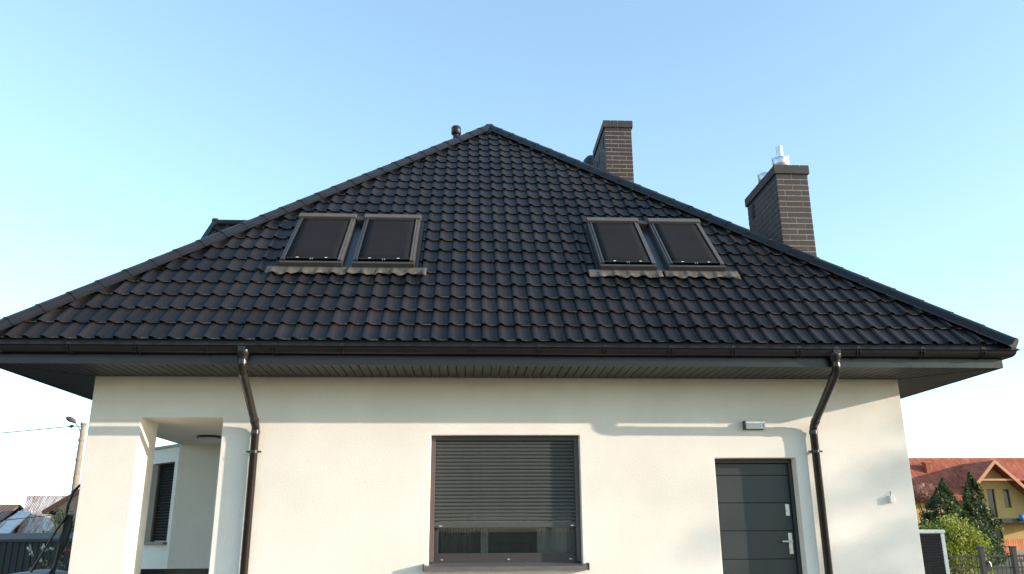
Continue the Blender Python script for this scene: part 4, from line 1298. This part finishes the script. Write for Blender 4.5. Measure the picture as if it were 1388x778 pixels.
def leafy(name, label, cat, loc, n, rx, ry, z0, z1, leaf, size, stems=6, bloom=None, nb_=0):
    t = thing(name, label, cat, loc)
    st = MB()
    for k in range(stems):
        a = k * 2.4
        st.tube([(0, 0, 0), (0.4 * rx * math.cos(a), 0.4 * ry * math.sin(a), (z0 + z1) / 2), (0.8 * rx * math.cos(a), 0.8 * ry * math.sin(a), z1 * 0.95)], [0.016, 0.01, 0.004], 5)
    st.build('stems', M['bark'], t)
    cl = [(random.uniform(-1, 1), random.uniform(-1, 1), random.random()) for _ in range(16)]
    pts = []
    for _ in range(n):
        c = random.choice(cl)
        pts.append((rx * (c[0] * 0.8 + random.gauss(0, .22)), ry * (c[1] * 0.8 + random.gauss(0, .22)), z0 + (z1 - z0) * max(0, min(1.05, c[2] * (1 - 0.35 * abs(c[0])) + random.gauss(0, .09)))))
    leaves(pts, size).build('leaves', M[leaf], t)
    for _ in range(nb_):
        c = random.choice(cl)
        p = Vector((rx * c[0] * 0.9, -ry * 0.9, z0 + (z1 - z0) * random.uniform(0.2, 1.0)))
        leaves([p + Vector((random.gauss(0, .02), random.gauss(0, .02), random.gauss(0, .02))) for _ in range(14)], 0.024).build('bloom', M[bloom], t)
    return t


leafy('climbing_shrub', "loose sunlit shrub with yellowish leaves in front of the rusty roof", 'shrub', (-12.15, 15.5, -0.3), 900, 0.62, 0.4, 1.25, 2.22, 'vine', 0.065)
leafy('rose_bush', "green bush with white blooms before the graphite fence", 'shrub', (-8.75, 7.4, -0.3), 650, 0.30, 0.25, 0.2, 1.35, 'vine', 0.04, 6, 'bloom', 9)
leafy('flowering_plant', "low plant with orange red flowers at the lower left corner", 'plant', (-8.93, 7.0, -0.3), 160, 0.15, 0.15, 0.3, 0.80, 'vine', 0.04, 5, 'redbloom', 9)
leafy('rose_bush', "bush with a few orange blooms close to the left house corner", 'shrub', (-8.15, 7.6, -0.3), 600, 0.30, 0.25, 0.1, 1.35, 'oak', 0.045, 6, 'redbloom', 4)

# garden swing
t = thing('garden_swing', "black steel garden swing with bowed legs and a grey cushion by the left corner", 'swing', (-6.2, 2.5, -0.3))
sw = MB()
sw.tube([(0.16, 0, 2.23), (0.08, 0, 2.14), (0.03, 0, 1.95), (0.02, 0.0, 1.6), (-0.02, 0, 1.2), (-0.06, 0, 0.6), (-0.10, 0, 0.0)], 0.021, 10)
sw.tube([(0.16, 0, 2.23), (0.17, 0.9, 2.24), (0.16, 1.7, 2.23)], 0.021, 10)
sw.build('frame', M['blackmetal'], t)
sw = MB().tube([(0.06, -0.02, 1.83), (-0.05, -0.05, 1.62), (-0.19, -0.1, 1.27), (-0.45, -0.2, 0.62), (-0.70, -0.3, 0.0)], 0.016, 10); sw.build('leg', M['blackmetal'], t)
sw = MB().tube([(0.10, 0.02, 1.80), (0.07, 0.02, 1.5), (-0.04, 0.0, 1.12), (-0.19, -0.05, 0.75), (-0.42, -0.1, 0.0)], 0.020, 10); sw.build('leg', M['blackmetal'], t)
sw = MB()
for k in range(5):
    sw.tube([(0.03 + k * 0.018, 0.01 * (k % 2), 1.82), (0.02 + k * 0.02, 0.02, 1.65), (-0.01 + k * 0.022, 0.0, 1.45), (-0.02 + k * 0.012, 0.01, 1.3)], [0.018, 0.028, 0.024, 0.008], 8)
sw.build('folded_canopy', M['blackmetal'], t)
cu = MB()
vs = []
for j in range(7):
    for i in range(9):
        u, v = i / 8 * 2 - 1, j / 6 * 2 - 1
        vs.append((-0.36 + 0.28 * u, 0.25 + 0.45 * v, 1.075 - 0.05 * u * u - 0.03 * v * v + 0.01 * math.sin(4 * u)))
cu.add(vs, [(j * 9 + i, j * 9 + i + 1, j * 9 + i + 10, j * 9 + i + 9) for j in range(6) for i in range(8)], True)
o = cu.build('cushion', M['cushion'], t); mo = o.modifiers.new('thick', 'SOLIDIFY'); mo.thickness = 0.12; mo.offset = -1


# ------------------------------------------------------------------ garden behind the camera, seen in the window glass
def broad_tree(x, y, h, r, label, n=2600, base=0.35, size=0.16, rough=1.0):
    t = thing('broadleaf_tree', label, 'tree', (x, y, -0.3))
    tr = MB().tube([(0, 0, 0), (0.08, 0.02, h * 0.3), (0.0, 0.05, h * 0.62), (0.05, 0, h * 0.9)], [0.05 * r + .06, 0.04 * r + .04, 0.02 * r + .02, 0.015], 9)
    tr.build('trunk', M['bark'], t)
    br, pts = MB(), []
    for k in range(34):
        a = k * 2.4 + random.gauss(0, .3); zz = base + (0.97 - base) * k / 33
        q = r * (1 - ((zz - base) / (1.02 - base)) ** 2) ** 0.5 * random.uniform(0.65, 1.1)
        tip = Vector((math.cos(a) * q, math.sin(a) * q, h * min(1, zz + 0.05)))
        b0 = Vector((0.03, 0.02, h * max(0.2, zz - 0.14)))
        br.tube([b0, b0.lerp(tip, 0.55) + Vector((0, 0, 0.1)), tip], [0.05, 0.025, 0.006], 5)
        for _ in range(n // 34):
            u = random.betavariate(3, 1.2)
            pts.append(b0.lerp(tip, u) + Vector((random.gauss(0, .16 * r), random.gauss(0, .16 * r), random.gauss(0, .035 * h))))
    br.build('limbs', M['bark'], t)
    leaves(pts, size).build('crown', M['oak'], t)
    return t


broad_tree(-3, -42, 7, 2.6, "broad tree in the garden behind the viewer, left one reflected in the glass")
broad_tree(5, -46, 8, 3.0, "broad tree in the garden behind the viewer, right one reflected in the glass")
t = thing('plank_fence', "brown upright plank fence across the garden behind the viewer", 'fence', (0, -36, -0.3))
pm = MB().box(-0.06, 0.06, -0.012, 0.012, 0.04, 1.75).mesh('plank', M['plank'])
for k in range(110):
    link('plank', pm, t, (-8 + k * 0.145, random.gauss(0, .004), random.gauss(0, 0.015)))
for z in (0.35, 1.35): MB().box(-8.1, 8.1, -0.06, -0.0165, z, z + 0.08).build('rail', M['plank'], t)

# tree out to the right whose top throws the soft mottled shade on the wall by the corner

random.seed(23)
broad_tree(38.79, -10.13, 11.6, 2.3, "tall broadleaf tree out to the right whose top shades the house corner", n=3400, base=0.45, size=0.17)
